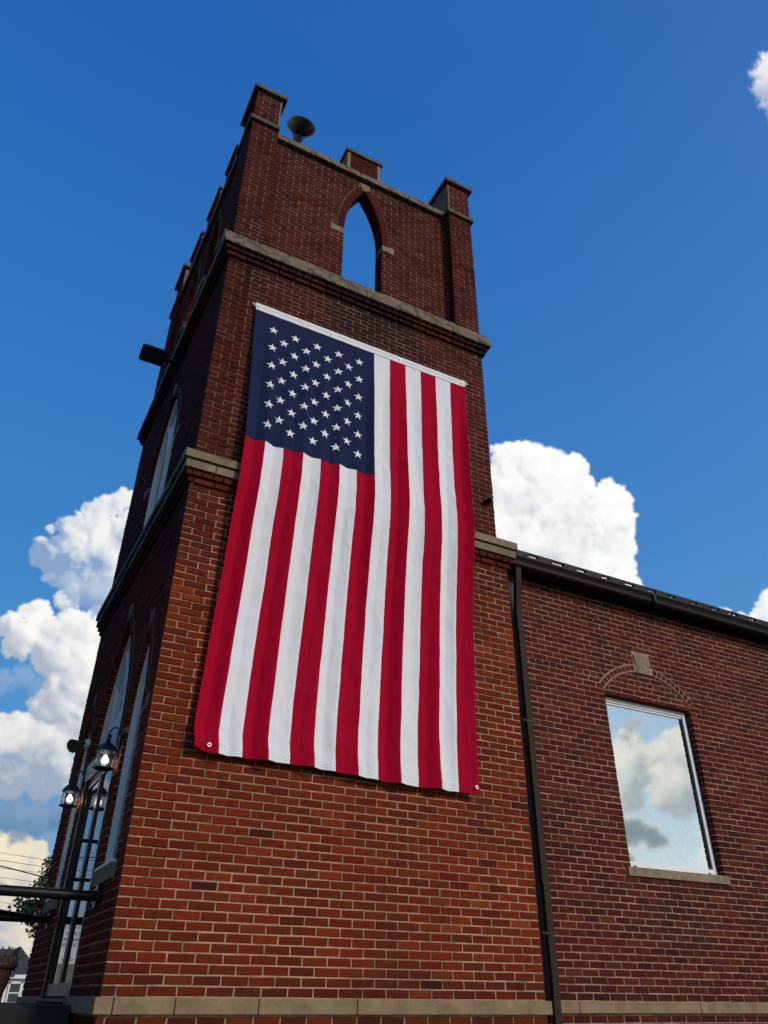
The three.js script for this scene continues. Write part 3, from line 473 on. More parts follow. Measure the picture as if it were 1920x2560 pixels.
  for (const [a, b] of cut(.393, 3.222, [.93, 1.73, 2.55])) part(cp, 'coping_stone', stoneGeo(fP, a, b, 10.39, 10.505, -.27, .065), stoneDark);
  for (const [a, b] of cut(-3.678, -.602, [-1.4, -2.3, -3.0])) part(cp, 'coping_stone', stoneGeo(fQ, a, b, 10.39, 10.505, -.29, .055), stoneDark);
  part(cp, 'coping_stone', stoneGeo(fCu, .51, 3.68, 10.39, 10.5, -.25, .05), stoneDark); part(cp, 'coping_stone', stoneGeo(fDb, .5, 3.1, 10.39, 10.5, -.28, .05), stoneDark);
  for (const [x0, x1, z0, z1] of [[0, .39, -.6, 0], [3.225, WU, -.5, 0], [-.052, .5, -D, -3.68], [3.225, WU, -D, -3.68]]) {
    const st = (a, b, c, d, e, f2, m) => part(cp, 'cap_stone', stoneGeo(frame([0, Y0, 0], [1, 0, 0], [0, 0, 1]), a, b, c, d, e, f2, .01), m);
    const mx = (x0 + x1) / 2 + .01, near = z1 === 0;
    st(x0 - .042, mx - .002, 10.388, 10.472, z0 - .03, z1 + .042, stoneTop); st(mx + .002, x1 + (x0 > 1 ? .042 : .002), 10.388, 10.472, z0 - .03, z1 + .042, stoneTop);
    st(x0 - .055, x1 + .055, 11.157, 11.235, z0 - .05, z1 + .055, stoneTop);
    if (x0 < 1) st(.356, .402, 10.507, 11.155, z0 + (near ? .05 : .0), z1 - .075, stonePeel); else if (near) { st(3.212, 3.258, 10.507, 11.155, z0, z1 - .075, stoneTop); }
    if (!(x0 < 1) && !near) st(3.26, WU - .03, 10.472, 11.155, z0 + .02, z1 - .02, stoneTop);
  }
}
// merlons
const merlonTone = [.10, .022, .018];
function merlon(f, c, w, wf, back, m) {
  const g = bandPart('merlon'), acc = new Acc(), R = rng(Math.round(c * 100 + 900));
  part(g, 'merlon_core', (() => { const b = new THREE.BoxGeometry(w - .02, .40, back - .02); b.translate(c, 10.707, wf - back / 2); b.applyMatrix4(f.m); return b; })(), mortarDull);
  for (let k = 0; k < 6; k++) { const cuts = k % 2 ? [c - w / 2 + .055, c, c + w / 2 - .055] : [c - w / 2 + .055, c - w / 5, c + w / 5, c + w / 2 - .055]; for (let i = 0; i + 1 < cuts.length; i++) for (const s of [1]) block(acc, f, cuts[i] + .004, cuts[i + 1] - .004, 10.505 + k * C + .005, 10.505 + (k + 1) * C - .005, wf - .1, wf, .0035, [R(), R()], pick(upTones)(0, 0, R), R, .0014); }
  part(g, 'brickwork', acc.build(), brickMat(col(1, 1, 1), true), { kind: 'stuff' });
  for (const s of [-1, 1]) part(g, 'side_stone', stoneGeo(f, c + s * (w / 2 - .0265) - .0265, c + s * (w / 2 - .0265) + .0265, 10.507, 10.915, wf - back, wf + .006, .006), m);
  part(g, 'cap_stone', stoneGeo(f, c - w / 2 - .03, c + w / 2 + .03, 10.918, 10.98, wf - back - .03, wf + .035, .008), stoneTop);
}
merlon(fP, 1.79, .56, .03, .26, stonePeel); merlon(fQ, -1.12, .50, .03, .26, stoneTop); merlon(fQ, -1.99, .66, .03, .26, stoneTop); merlon(fQ, -2.96, .66, .03, .26, stoneTop);

// ------------------------------------------------------------------ the church: windows and door
const extr = (f, s, depth, front, bev = .004) => { const g = new THREE.ExtrudeGeometry(s, { depth: depth - 2 * bev, bevelEnabled: bev > 0, bevelSize: bev, bevelThickness: bev, bevelSegments: 1, bevelOffset: -bev, curveSegments: 12 }); g.translate(0, 0, front - depth + bev); g.applyMatrix4(f.m); return g; };
const bar = (f, u0, u1, v0, v1, w0, w1, r = .004) => stoneGeo(f, u0, u1, v0, v1, w0, w1, Math.min(r, (w1 - w0) / 2.1, (v1 - v0) / 2.1, (u1 - u0) / 2.1));
function frameGeo(f, a, fw, depth, front, bottom = fw) { const s = archPath(new THREE.Shape(), a, .003, 0); s.holes.push(archPath(new THREE.Path(), a, fw, bottom)); return extr(f, s, depth, front); }
function paneGeo(f, a, fw, w, bottom = fw) { return extr(f, archPath(new THREE.Shape(), a, fw - .004, bottom - .004), .01, w, 0); }
// pointed tracery: each mullion splits into two arcs of the arch's own radius
function tracery(f, a, mull, fw, w0, w1, bw, parent) {
  const inside = (u, v) => { if (v < a.vb + fw) return false; if (v <= a.vs) return Math.abs(u - a.c) < a.w / 2 - fw; const R = a.R - fw * .7, cl = a.c - a.w / 2 + a.R, cr = a.c + a.w / 2 - a.R; return Math.hypot(u - cl, v - a.vs) < R && Math.hypot(u - cr, v - a.vs) < R; };
  for (const u of mull) {
    if (a.vs > a.vb + fw + .02) part(parent, 'mullion', bar(f, u - bw / 2, u + bw / 2, a.vb + fw, a.vs + .01, w0, w1), paint);
    for (const s of [-1, 1]) {
      const pts = []; for (let i = 0; i <= 24; i++) { const t = i / 24 * 1.2, x = u + s * (a.R - a.R * Math.cos(t)), y = a.vs + a.R * Math.sin(t); if (y < a.vb + fw - .01) continue; if (!inside(x, Math.max(y, a.vb + fw))) break; pts.push([x, y]); }
      if (pts.length < 3) continue;
      const L = [], Q = []; pts.forEach((p, i) => { const n = pts[Math.min(i + 1, pts.length - 1)], m = pts[Math.max(i - 1, 0)], dx = n[0] - m[0], dy = n[1] - m[1], l = Math.hypot(dx, dy); L.push([p[0] - dy / l * bw / 2, p[1] + dx / l * bw / 2]); Q.push([p[0] + dy / l * bw / 2, p[1] - dx / l * bw / 2]); });
      const sh = new THREE.Shape(); [...L, ...Q.reverse()].forEach((p, i) => i ? sh.lineTo(p[0], p[1]) : sh.moveTo(p[0], p[1])); sh.closePath();
      part(parent, 'tracery_bar', extr(f, sh, w1 - w0 - .002, w1 - .001 * (s + 1), .002), paint);
    }
  }
}
function lancet(a, label) {
  const g = bandPart('lancet_window', label);
  part(g, 'frame', frameGeo(fB, a, .045, .085, -.033), paint); part(g, 'pane', paneGeo(fB, a, .045, -.085), tealGlass);
  part(g, 'sill', stoneGeo(fB, a.c - .385, a.c + .385, .75, .866, -.1, .026, .006), stoneClean); part(g, 'sill_trim', bar(fB, a.c - .345, a.c + .345, .867, .892, -.08, .03), whitePaint);
}
lancet(lancetN, 'narrow pointed window nearest the tower corner'); lancet(lancetF, 'narrow pointed window at the far end of the entrance wall');
{
  const a = { ...portal, vb: 2.13 }, g = bandPart('portal_window', 'pointed window with crossing tracery over the church door');
  part(g, 'frame', frameGeo(fB, a, .055, .10, -.058), paint); part(g, 'pane', paneGeo(fB, a, .055, -.115), tealGlass);
  tracery(fB, a, [a.c - a.w / 6, a.c + a.w / 6], .055, -.11, -.066, .035, g);
  const b = { ...upWin, vb: 4.57 }, h = bandPart('tower_window', 'pointed window high in the tower above the entrance');
  part(h, 'frame', frameGeo(fB, b, .055, .10, -.04), paint); part(h, 'pane', paneGeo(fB, b, .055, -.108), tealGlass);
  tracery(fB, b, [b.c], .055, -.10, -.05, .05, h); part(h, 'mullion', bar(fB, b.c - .585, b.c + .585, 5.02, 5.07, -.10, -.052), paint);
}
{ // double glass door under a dark header
  const g = bandPart('church_door', 'double glass door in a black metal frame'), u0 = -2.795, u1 = -1.225, top = 1.94;
  part(g, 'door_header', bar(fB, u0, u1, 1.945, 2.125, -.13, .012, .012), black);
  for (const [a, b] of [[u0, u0 + .06], [u1 - .06, u1]]) part(g, 'door_jamb', bar(fB, a, b, -.02, 1.942, -.12, -.004), black);
  part(g, 'threshold', bar(fB, u0, u1, -.04, -.012, -.14, .03), stoneClean);
  for (const [a, b, hs] of [[u0 + .064, -2.013, 1], [-2.007, u1 - .064, -1]]) {
    const s = new THREE.Shape(); s.moveTo(a, 0); s.lineTo(b, 0); s.lineTo(b, top - .004); s.lineTo(a, top - .004); s.closePath();
    const p = new THREE.Path(); p.moveTo(a + .055, .10); p.lineTo(b - .055, .10); p.lineTo(b - .055, top - .075); p.lineTo(a + .055, top - .075); p.closePath(); s.holes.push(p);
    part(g, 'door_leaf', extr(fB, s, .045, -.028, .003), black);
    part(g, 'door_pane', bar(fB, a + .05, b - .05, .095, top - .07, -.056, -.046, .001), darkGlass);
    const hu = hs > 0 ? b - .03 : a + .03, y = (v) => Y0 + v, pts = [fB.at(hu, .92, -.03), fB.at(hu, .93, .04), fB.at(hu, 1.0, .055), fB.at(hu, 1.18, .055), fB.at(hu, 1.25, .04), fB.at(hu, 1.26, -.03)];
    part(g, 'door_handle', new THREE.TubeGeometry(new THREE.CatmullRomCurve3(pts), 20, .012, 8), black);
  }
}
{ // nave window: white frame, figured glass
  const g = bandPart('nave_window', 'tall window with white frame and obscured glass'), a = naveWin, l = a.c - a.w / 2 + .004, r = a.c + a.w / 2 - .014, b = 1.247, t = 3.206;
  const fr = bandPart('frame'); church.remove(fr); g.add(fr); fr.name = 'frame';
  const w1 = -.085, w0 = -.16;
  const geo = [bar(fN, l, l + .05, b, t, w0, w1), bar(fN, r - .055, r, b, t, w0, w1), bar(fN, l + .05, r - .055, t - .075, t, w0, w1 - .001), bar(fN, l + .05, r - .055, b, b + .065, w0, w1 + .004), bar(fN, l + .05, r - .055, t - .10, t - .074, w0, w1 - .018)];
  g.remove(fr); part(g, 'frame', mg(geo), whitePaint);
  part(g, 'glazing_bead', mg([bar(fN, r - .074, r - .054, b + .06, t - .098, w0, w1 - .012), bar(fN, l + .052, r - .074, t - .108, t - .1, w0, w1 - .02)]), gasket);
  for (const u of [l + .11, r - .16]) part(g, 'weep_cover', bar(fN, u, u + .05, b + .012, b + .024, w1, w1 + .007), gasket);
  part(g, 'pane', bar(fN, l + .045, r - .07, b + .06, t - .1, w0 + .03, w0 + .05, .001), mirrorGlass);
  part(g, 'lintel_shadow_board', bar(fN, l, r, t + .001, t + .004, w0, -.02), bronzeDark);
  part(g, 'sill', stoneGeo(fN, 5.42, 6.968, 1.148, 1.240, -.16, .024, .006), stoneClean);
}

// ------------------------------------------------------------------ the church: eaves, gutter, roof
{
  const eave = 4.64;
  part(church, 'frieze_board', bar(fN, 3.76, 13.9, 4.495, 4.585, -.02, .026), bronze);
  part(church, 'soffit', bar(fN, 3.76, 13.9, 4.60, 4.618, -.02, .22), bronzeDark);
  part(church, 'corner_flashing', bar(fN, 3.748, 4.262, -.10, 4.60, -.02, .012, .003), gasket);
  // ogee gutter
  const s = new THREE.Shape([[.13, 4.515], [.235, 4.515], [.25, 4.535], [.255, 4.57], [.268, 4.60], [.285, 4.625], [.285, 4.652], [.27, 4.655], [.268, 4.64], [.24, 4.60], [.232, 4.53], [.14, 4.53], [.14, 4.66], [.13, 4.66]].map((p) => new THREE.Vector2(...p)));
  const gg = new THREE.ExtrudeGeometry(s, { depth: 10.14, bevelEnabled: false }); const p = gg.attributes.position, q = V3(0, 0, 0);
  for (let i = 0; i < p.count; i++) { q.set(p.getZ(i) + 3.755, p.getY(i), p.getX(i)).applyMatrix4(fN.m); p.setXYZ(i, q.x, q.y, q.z); } turned(gg);
  part(church, 'gutter', gg, bronze);
  const pitch = Math.atan(.5), rise = 6.2, rl = rise / Math.cos(pitch);
  const roofG = mg([0, 1].map((k) => { const b = new THREE.BoxGeometry(10.3, .04, rl); b.rotateX(k ? -pitch : pitch); b.translate(8.8, Y0 + 4.66 + rise * .25, k ? -.36 - rise * 1.5 : -.36 - rise / 2); return b; }));
  const roof = part(church, 'nave_roof', roofG, bronze);
  const seams = []; for (let x = 3.9; x < 13.9; x += .405) { const b = new THREE.BoxGeometry(.02, .04, rl); b.translate(0, .038, 0); b.rotateX(pitch); b.translate(x, Y0 + 4.66 + rise * .25, -.36 - rise / 2); seams.push(b); }
  part(roof, 'standing_seam', mg(seams), bronze, { kind: 'stuff' });
  const rail = part(church, 'snow_rail', (() => { const b = new RoundedBoxGeometry(10.1, .036, .03, 2, .008); b.translate(8.82, Y0 + 4.835, -.47); return b; })(), bronze);
  for (let i = 0, x = 3.9; x < 13.8; x += .405, i++) part(rail, 'rail_clamp', (() => { const w = .24 + .05 * Math.sin(i * 1.7), b = new RoundedBoxGeometry(w, .14, .05, 1, .006); b.translate(x, Y0 + 4.775, -.475); return b; })(), bronze);
  const gable = new THREE.Shape([[-.86, 4.6], [-.36 - rise * 2 + .5, 4.6], [-.36 - rise, 4.62 + rise * .5]].map((v) => new THREE.Vector2(...v)));
  part(church, 'gable_wall', mg([bodyGeo(3.75, 4.0, 4.60, 4.62, -12, -.9), bodyGeo(13.7, 13.99, -1.5, 4.6, -12.2, -.856), bodyGeo(3.75, 13.99, -1.5, 4.6, -12.5, -12.2), (() => { const g = new THREE.ExtrudeGeometry(gable, { depth: .25, bevelEnabled: false }); g.rotateY(-Math.PI / 2); const k = g.attributes.position; for (let i = 0; i < k.count; i++) k.setXYZ(i, 13.72 - k.getX(i) * 0 + k.getX(i), k.getY(i) + Y0, k.getZ(i)); return g; })()]), mortarNave);
  // downspout
  const spout = new THREE.MeshPhysicalMaterial({ specularIntensity: .3, color: col(.042, .025, .0205), roughness: .5, bumpMap: grainBump, bumpScale: .0006 });
  const dz = -.455, ds = bandPart('downspout', 'brown ribbed metal downspout between tower and nave');
  const pipe = (path, n) => { const pr = []; for (let i = 0; i <= 40; i++) { const t = i / 40 * 4, k = Math.floor(t) % 4, u = t - Math.floor(t), rib = .0035 * Math.sin(u * Math.PI * 5) ** 2, hw = .0385, hd = .029, e = [[-hw + 2 * hw * u, hd - rib], [hw - rib, hd - 2 * hd * u], [hw - 2 * hw * u, -hd + rib], [-hw + rib, -hd + 2 * hd * u]][k]; pr.push(e); } const a = new Acc(); for (let j = 0; j + 1 < path.length; j++) for (let i = 0; i < 40; i++) { const A = pr[i], B = pr[i + 1], P = path[j], Q = path[j + 1]; a.quad(V3(P[0] + A[0], P[1], P[2] + A[1]), V3(Q[0] + A[0], Q[1], Q[2] + A[1]), V3(Q[0] + B[0], Q[1], Q[2] + B[1]), V3(P[0] + B[0], P[1], P[2] + B[1]), [[0, 0], [0, 1], [1, 1], [1, 0]]); } return a.build(); };
  part(ds, 'pipe', pipe([[4.168, Y0 + 4.52, dz + .10], [4.168, Y0 + 4.40, dz + .09], [4.188, Y0 + 3.98, dz + .003], [4.193, Y0 + 3.7, dz]]), spout);
  part(ds, 'pipe', pipe([[4.194, Y0 + 3.72, dz + .001], [4.196, Y0 + .98, dz + .001]]), spout);
  part(ds, 'pipe', pipe([[4.200, Y0 + 1.0, dz + .006], [4.200, Y0 + .03, dz + .006]]), spout); part(ds, 'pipe', pipe([[4.198, Y0 + .05, dz], [4.198, Y0 - 1.35, dz]]), spout);
  for (const v of [3.71, .985, .045]) part(ds, 'joint_collar', (() => { const b = new RoundedBoxGeometry(.084, .02, .066, 1, .004); b.translate(4.198, Y0 + v, dz + .003); return b; })(), spout);
  for (const v of [2.62, .55]) part(ds, 'strap', (() => { const b = new RoundedBoxGeometry(.20, .022, .004, 1, .0015); b.translate(4.196, Y0 + v, dz + .0325); return b; })(), spout);
  for (const x of [6.35, 9.4, 12.4]) part(church, 'gutter_joint', (() => { const b = bar(fN, x, x + .05, 4.512, 4.657, .12, .2875, .004); return b; })(), bronze);
  for (const [v, x] of [[3.93, 4.235], [1.16, 4.19], [.09, 4.21]]) part(ds, 'rivet', (() => { const b = new THREE.SphereGeometry(.006, 10, 8); b.translate(x, Y0 + v, dz + .031); return b; })(), gasket);
}

// ------------------------------------------------------------------ the flag
{
  const g = thing('hanging_flag', 'large star and stripe flag hung vertically down the front of the brick tower', 'flag', [0, Y0 + 1.64, 0]);
  const lerpT = (t, y) => { let i = 0; while (i < t.length - 2 && y > t[i + 1][0]) i++; const k = clamp((y - t[i][0]) / (t[i + 1][0] - t[i][0])); return mix(t[i][1], t[i + 1][1], k); };
  const XL = [[1.62, .372], [1.75, .366], [1.84, .352], [1.94, .354], [2.5, .380], [3.2, .411], [3.9, .428], [4.8, .447], [5.8, .424], [6.9, .396]];
  const XR = [[1.62, 3.098], [2.1, 3.107], [3.0, 3.142], [4.65, 3.190], [5.1, 3.196], [6.0, 3.24], [6.86, 3.285]];
  const Z0 = [[1.62, .075], [2.0, .065], [2.6, .052], [3.2, .062], [3.9, .095], [4.1, .118], [4.32, .136], [4.58, .140], [4.8, .126], [5.6, .080], [6.86, .026]];
  const TOP = 6.882, BOT = u => 1.668 + .04 * (1 - u) * 0 - .045 * sstep(.3, .75, u) + .03 * sstep(.06, 0, u);
  const HEAD = 6.775, CANT = 4.848;
  // seam creases, hanging folds, and small pulls
  const surf = (u, y) => {
    const d = clamp((TOP - y) / 1.2), free = sstep(0, 1, d), s = u * 13;
    const seam = Math.abs(s - Math.round(s)), crease = .0035 * Math.exp(-seam * seam * 300) * (Math.round(s) % 2 ? 1 : .45);
    const tri = (q) => { const f = q - Math.floor(q); return f < .5 ? 4 * f - 1 : 3 - 4 * f; };
    const ridge = (a, b, c) => { const n = 1 - Math.abs(noise.noise(a, b, c)) * 2.2; return n > 0 ? n * n : 0; };
    const am = .6 + .9 * fbm(u * 2.2, y * .35, 71, 2), fold = .022 * am * tri(s * .5 + .12 * fbm(u * 3, y * .6, 72, 2)) + .013 * (1.2 + fbm(u * 5, y * .3, 73, 2)) * tri(s + .5 + .1 * Math.sin(y * .7)) + .007 * Math.sin(s * 1.27 * Math.PI + 1.3 + .7 * y) + .020 * fbm(u * 3.2, y * .22, 3, 2) + .004 * Math.sin(s * 4.1 + .5 + y * .3);
    const pull = .008 * fbm(u * 9 + y * 1.6, y * 2.2 - u * 5, 8, 3) + .004 * fbm(u * 26 + y * 4, y * 7 - u * 9, 9, 3) + .010 * ridge(u * 7 + y * .9, y * 1.5 - u * 6, 31) * (.5 + fbm(u * 3, y, 32, 2)) + .0045 * ridge(u * 13 - y * 1.2, y * 2.4 + u * 9, 34) + .004 * ridge(u * 30, y * 1.3, 36);
    const low = sstep(3.4, 2.4, y), puck = .018 * low * fbm(u * 7 + y * .9, y * 1.3, 33, 2);
    const big = .02 * sstep(3.9, 3.1, y) * sstep(2.0, 2.7, y) * Math.exp(-((u - .74 - (y - 3.1) * -.12) ** 2) / .002) * fbm(y * 3, u * 4, 50, 2);
    let x = mix(lerpT(XL, y), lerpT(XR, y), u), z = lerpT(Z0, y) + free * (fold + crease + puck + big) + (.35 + .65 * free) * pull;
    x += .010 * free * fbm(u * 4, y * .8, 60, 2);
    const cl = sstep(.09, 0, u) * sstep(2.0, 1.66, y); z += .05 * cl * (1 - .7 * sstep(1.8, 1.66, y)); // the loose lower corner
    z += .012 * sstep(.03, 0, u) * sstep(6.6, 5.0, y) + .008 * sstep(.97, 1, u);
    return V3(x, y - 1.64, Math.max(z, y > 4.25 && y < 4.62 ? .112 : .014));
  };
  const weave = tex(256, (x, y) => { const v = .5 + .12 * Math.sin(x * 256 * .8) * Math.sin(y * 256 * .8) + .7 * tn(x, y, 12, 91, 3); return [v, v, v]; });
  const cloth = (c) => new THREE.MeshPhysicalMaterial({ color: c, roughness: .8, specularIntensity: c.r > .6 ? .4 : .1, bumpMap: weave, bumpScale: .0016, side: THREE.DoubleSide });
  const red = cloth(col(.35, .002, .022)), white = cloth(col(.71, .72, .75)), blue = cloth(col(.0145, .020, .062)), starM = new THREE.MeshStandardMaterial({ color: col(.82, .83, .86), roughness: .55 });
  const sheet = (u0, u1, yt, yb, nu, nv, off = 0) => {
    const p = [], uv = [], ix = [];
    for (let j = 0; j <= nv; j++) for (let i = 0; i <= nu; i++) { const u = mix(u0, u1, i / nu), t = typeof yt === 'function' ? yt(u) : yt, b = typeof yb === 'function' ? yb(u) : yb, q = surf(u, mix(t, b, j / nv)); p.push(q.x, q.y, q.z + off); uv.push(q.x * 3, q.y * 3); }
    for (let j = 0; j < nv; j++) for (let i = 0; i < nu; i++) { const a = j * (nu + 1) + i, b = a + 1, c = a + nu + 1, d = c + 1; ix.push(a, c, b, b, c, d); }
    const q = new THREE.BufferGeometry(); q.setAttribute('position', new THREE.Float32BufferAttribute(p, 3)); q.setAttribute('uv', new THREE.Float32BufferAttribute(uv, 2)); q.setIndex(ix); q.computeVertexNormals(); return q;
  };
  for (let i = 0; i < 13; i++) {
    const m = part(g, 'stripe', sheet(i / 13, (i + 1) / 13, i < 7 ? CANT : HEAD, BOT, 14, i < 7 ? 190 : 300), i % 2 ? white : red);
    // bottom hem, folded over and stitched
    const hem = part(m, 'hem', sheet(i / 13 + .001, (i + 1) / 13 - .001, (u) => BOT(u) + .085, (u) => BOT(u) - .001, 10, 8, .004), i % 2 ? white : red);
    if (i % 2) for (let k = 0; k < 4; k++) part(hem, 'stitching', sheet(i / 13 + .002, (i + 1) / 13 - .002, (u) => BOT(u) + .078 - k * .022, (u) => BOT(u) + .070 - k * .022, 10, 1, .0065), starM);
  }
  const canton = part(g, 'canton', sheet(0, 7 / 13, HEAD, CANT, 110, 130), blue);
  for (let c = 0; c < 9; c++) for (let r = 0; r < (c % 2 ? 5 : 6); r++) {
    const u = .081 + c * .0483, y = 6.525 - (r * 2 + (c % 2)) * .1448, o = surf(u, y), p = [], nn = 5;
    const at = (k) => { const t = Math.PI / 2 + k * Math.PI / nn, rr = k % 2 ? .0245 : .061; return surf(u + rr * Math.cos(t) / 2.82, y + rr * Math.sin(t)).add(V3(0, 0, .005)); };
    const acc = new Acc(), mid = o.clone().add(V3(0, 0, .013));
    for (let k = 0; k < 10; k++) { const a = at(k), b = at(k + 1); const e = a.clone().lerp(b, .5); acc.quad(mid, a, e, b, [[0, 0], [1, 0], [1, 1], [0, 1]]); }
    part(canton, 'star', acc.build(), starM);
  }
  const head = part(g, 'heading', sheet(0, 1, (u) => TOP - .0 * u, HEAD - .004, 120, 10, .006), white);
  part(g, 'heading_tape', sheet(.001, .999, TOP - .02, TOP - .05, 120, 3, .0085), white);
  const brass = new THREE.MeshStandardMaterial({ color: col(.75, .72, .66), metalness: .8, roughness: .35 });
  for (const u of [.012, .335, .665, .985]) { const q = surf(u, 6.82), t = new THREE.TorusGeometry(.015, .0045, 8, 18); t.translate(q.x, q.y, q.z + .010); part(head, 'grommet', t, brass); }
  for (const [u, s] of [[.0, -1], [1, 1]]) { const q = surf(u, 6.835), t = new THREE.TorusGeometry(.017, .004, 8, 20); t.translate(q.x + s * .020, q.y + .004, q.z + .006); part(g, 'hanging_ring', t, brass); const e = new THREE.SphereGeometry(.010, 10, 8); e.translate(q.x + s * .022, q.y + .006, .014); part(g, 'screw_eye', e, brass); }
  for (const u of [.048, .987]) { const q = surf(u, BOT(u) + .055), t = new THREE.TorusGeometry(.0135, .0065, 8, 20); t.translate(q.x, q.y, q.z + .012); part(g, 'grommet', t, brass); const d = new THREE.CircleGeometry(.009, 14); d.translate(q.x, q.y, q.z + .0115); part(g, 'eyelet_hole', d, gasket); }
}

// ------------------------------------------------------------------ lamps and fittings on the walls
const bulbM = new THREE.MeshStandardMaterial({ color: col(1, .97, .88), emissive: col(1, .96, .86), emissiveIntensity: 2.0, roughness: .4 });
const lampGlass = new THREE.MeshPhysicalMaterial({ color: col(.96, .98, .97), transmission: 1, thickness: 0, roughness: .03, ior: 1.5 });
const lampIron = new THREE.MeshStandardMaterial({ color: col(.012, .022, .026), roughness: .38, metalness: .2 });
function lantern(pos, label) {
  const g = thing('wall_lantern', label, 'lamp', pos, 'lanterns beside the church door');   // base: the wall plate's foot; wall at x = 0, lantern hangs towards -x
  const L = -.125, seg = 6;
  part(g, 'wall_plate', (() => { const b = new RoundedBoxGeometry(.022, .26, .105, 3, .010); b.translate(-.011, .13, 0); return b; })(), lampIron);
  // body hangs from y = .235 down to y = -.13
  const lathe = (pts, s = seg) => { const q = new THREE.LatheGeometry(pts.map((p) => new THREE.Vector2(...p)), s, Math.PI / 6).toNonIndexed(); q.computeVertexNormals(); q.translate(L, 0, 0); return q; };
  part(g, 'lantern_roof', lathe([[.112, .060], [.116, .066], [.106, .078], [.094, .105], [.068, .138], [.036, .160], [.024, .168], [.024, .182], [.03, .186], [.03, .194], [.016, .200], [.013, .226], [.02, .230], [.012, .242], [.0005, .246]]), lampIron);
  part(g, 'lantern_base', lathe([[.0005, -.125], [.088, -.125], [.112, -.118], [.114, -.108], [.098, -.098], [.092, -.094], [.088, -.098], [.0005, -.102]]), lampIron);
  for (let i = 0; i < 6; i++) { const t = Math.PI / 6 + i * Math.PI / 3, b = new THREE.CylinderGeometry(.0048, .0048, .162, 6), q = .5 * (.088 + .101); b.rotateX(0); b.translate(L + Math.sin(t) * q, -.018, Math.cos(t) * q); part(g, 'corner_bar', b, lampIron); }
  part(g, 'glass', (() => { const q = new THREE.CylinderGeometry(.098, .086, .158, 6, 1, true, Math.PI / 6); q.translate(L, -.018, 0); return q; })(), lampGlass);
  part(g, 'socket', (() => { const q = new THREE.CylinderGeometry(.016, .018, .04, 12); q.translate(L, .045, 0); return q; })(), whitePaint);
  const bulb = part(g, 'bulb', (() => { const q = new THREE.LatheGeometry([[.0005, -.066], [.022, -.062], [.038, -.050], [.044, -.030], [.039, -.010], [.024, .008], [.016, .028]].map((p) => new THREE.Vector2(...p)), 20); q.translate(L, 0, 0); return q; })(), bulbM);
  const hook = []; for (let i = 0; i <= 26; i++) { const t = i / 26; if (t < .28) hook.push(V3(-.016, .03 + t / .28 * .23, 0)); else { const a = (t - .28) / .72, th = a * Math.PI * 1.0; hook.push(V3(-.016 - (1 - Math.cos(th)) * .0545, .26 + Math.sin(th) * .072, 0)); } }
  hook.push(V3(-.135, .235, 0), V3(-.128, .214, 0), V3(-.112, .214, 0), V3(-.104, .230, 0), V3(-.112, .246, 0), V3(-.122, .240, 0));
  part(g, 'scroll_arm', new THREE.TubeGeometry(new THREE.CatmullRomCurve3(hook), 90, .0085, 8), lampIron);
  part(g, 'brace', new THREE.TubeGeometry(new THREE.CatmullRomCurve3([V3(-.01, .06, 0), V3(-.035, .072, 0), V3(-.05, .09, 0), V3(-.04, .104, 0)]), 20, .006, 6), lampIron);
  g.scale.setScalar(.84);
  const l = new THREE.PointLight(new THREE.Color().setRGB(1, .88, .72), .09, 8); l.position.set(L, -.03, 0); l.castShadow = true; g.add(l);
  return g;
}
lantern([-.015, Y0 + 1.815, -1.085], 'lit black hexagonal lantern on the pier nearer the tower corner');
lantern([-.04, Y0 + 1.82, -2.935], 'lit black hexagonal lantern on the pier beyond the church door');
{ // lamp head on a white junction box
  const g = thing('flood_lamp', 'grey bell-shaped flood lamp on a white box above the far lantern', 'lamp', [-.042, Y0 + 2.37, -3.06]);
  part(g, 'junction_box', (() => { const b = new THREE.CylinderGeometry(.052, .052, .05, 20); b.rotateZ(Math.PI / 2); b.translate(-.026, .06, 0); return b; })(), whitePaint);
  part(g, 'knuckle', new THREE.TubeGeometry(new THREE.CatmullRomCurve3([V3(-.05, .06, 0), V3(-.085, .05, .02), V3(-.10, .05, .05)]), 12, .014, 8), bronze);
  const shell = new THREE.LatheGeometry([[.018, 0], [.028, .01], [.034, .05], [.058, .10], [.074, .145], [.076, .150], [.071, .150], [.055, .105], [.0005, .085]].map((p) => new THREE.Vector2(...p)), 28);
  const dir = V3(-.55, -.42, .55).normalize(), qn = new THREE.Quaternion().setFromUnitVectors(V3(0, 1, 0), dir); shell.applyQuaternion(qn); shell.translate(-.10, .05, .05);
  part(g, 'lamp_head', shell, new THREE.MeshStandardMaterial({ color: col(.13, .11, .095), roughness: .6 }));
  part(g, 'lens', (() => { const c = new THREE.CircleGeometry(.066, 28); c.rotateX(-Math.PI / 2); c.applyQuaternion(qn); c.translate(-.10 + dir.x * .135, .05 + dir.y * .135, .05 + dir.z * .135); return c; })(), new THREE.MeshPhysicalMaterial({ color: col(.06, .065, .06), roughness: .15, ior: 1.6 }));
}
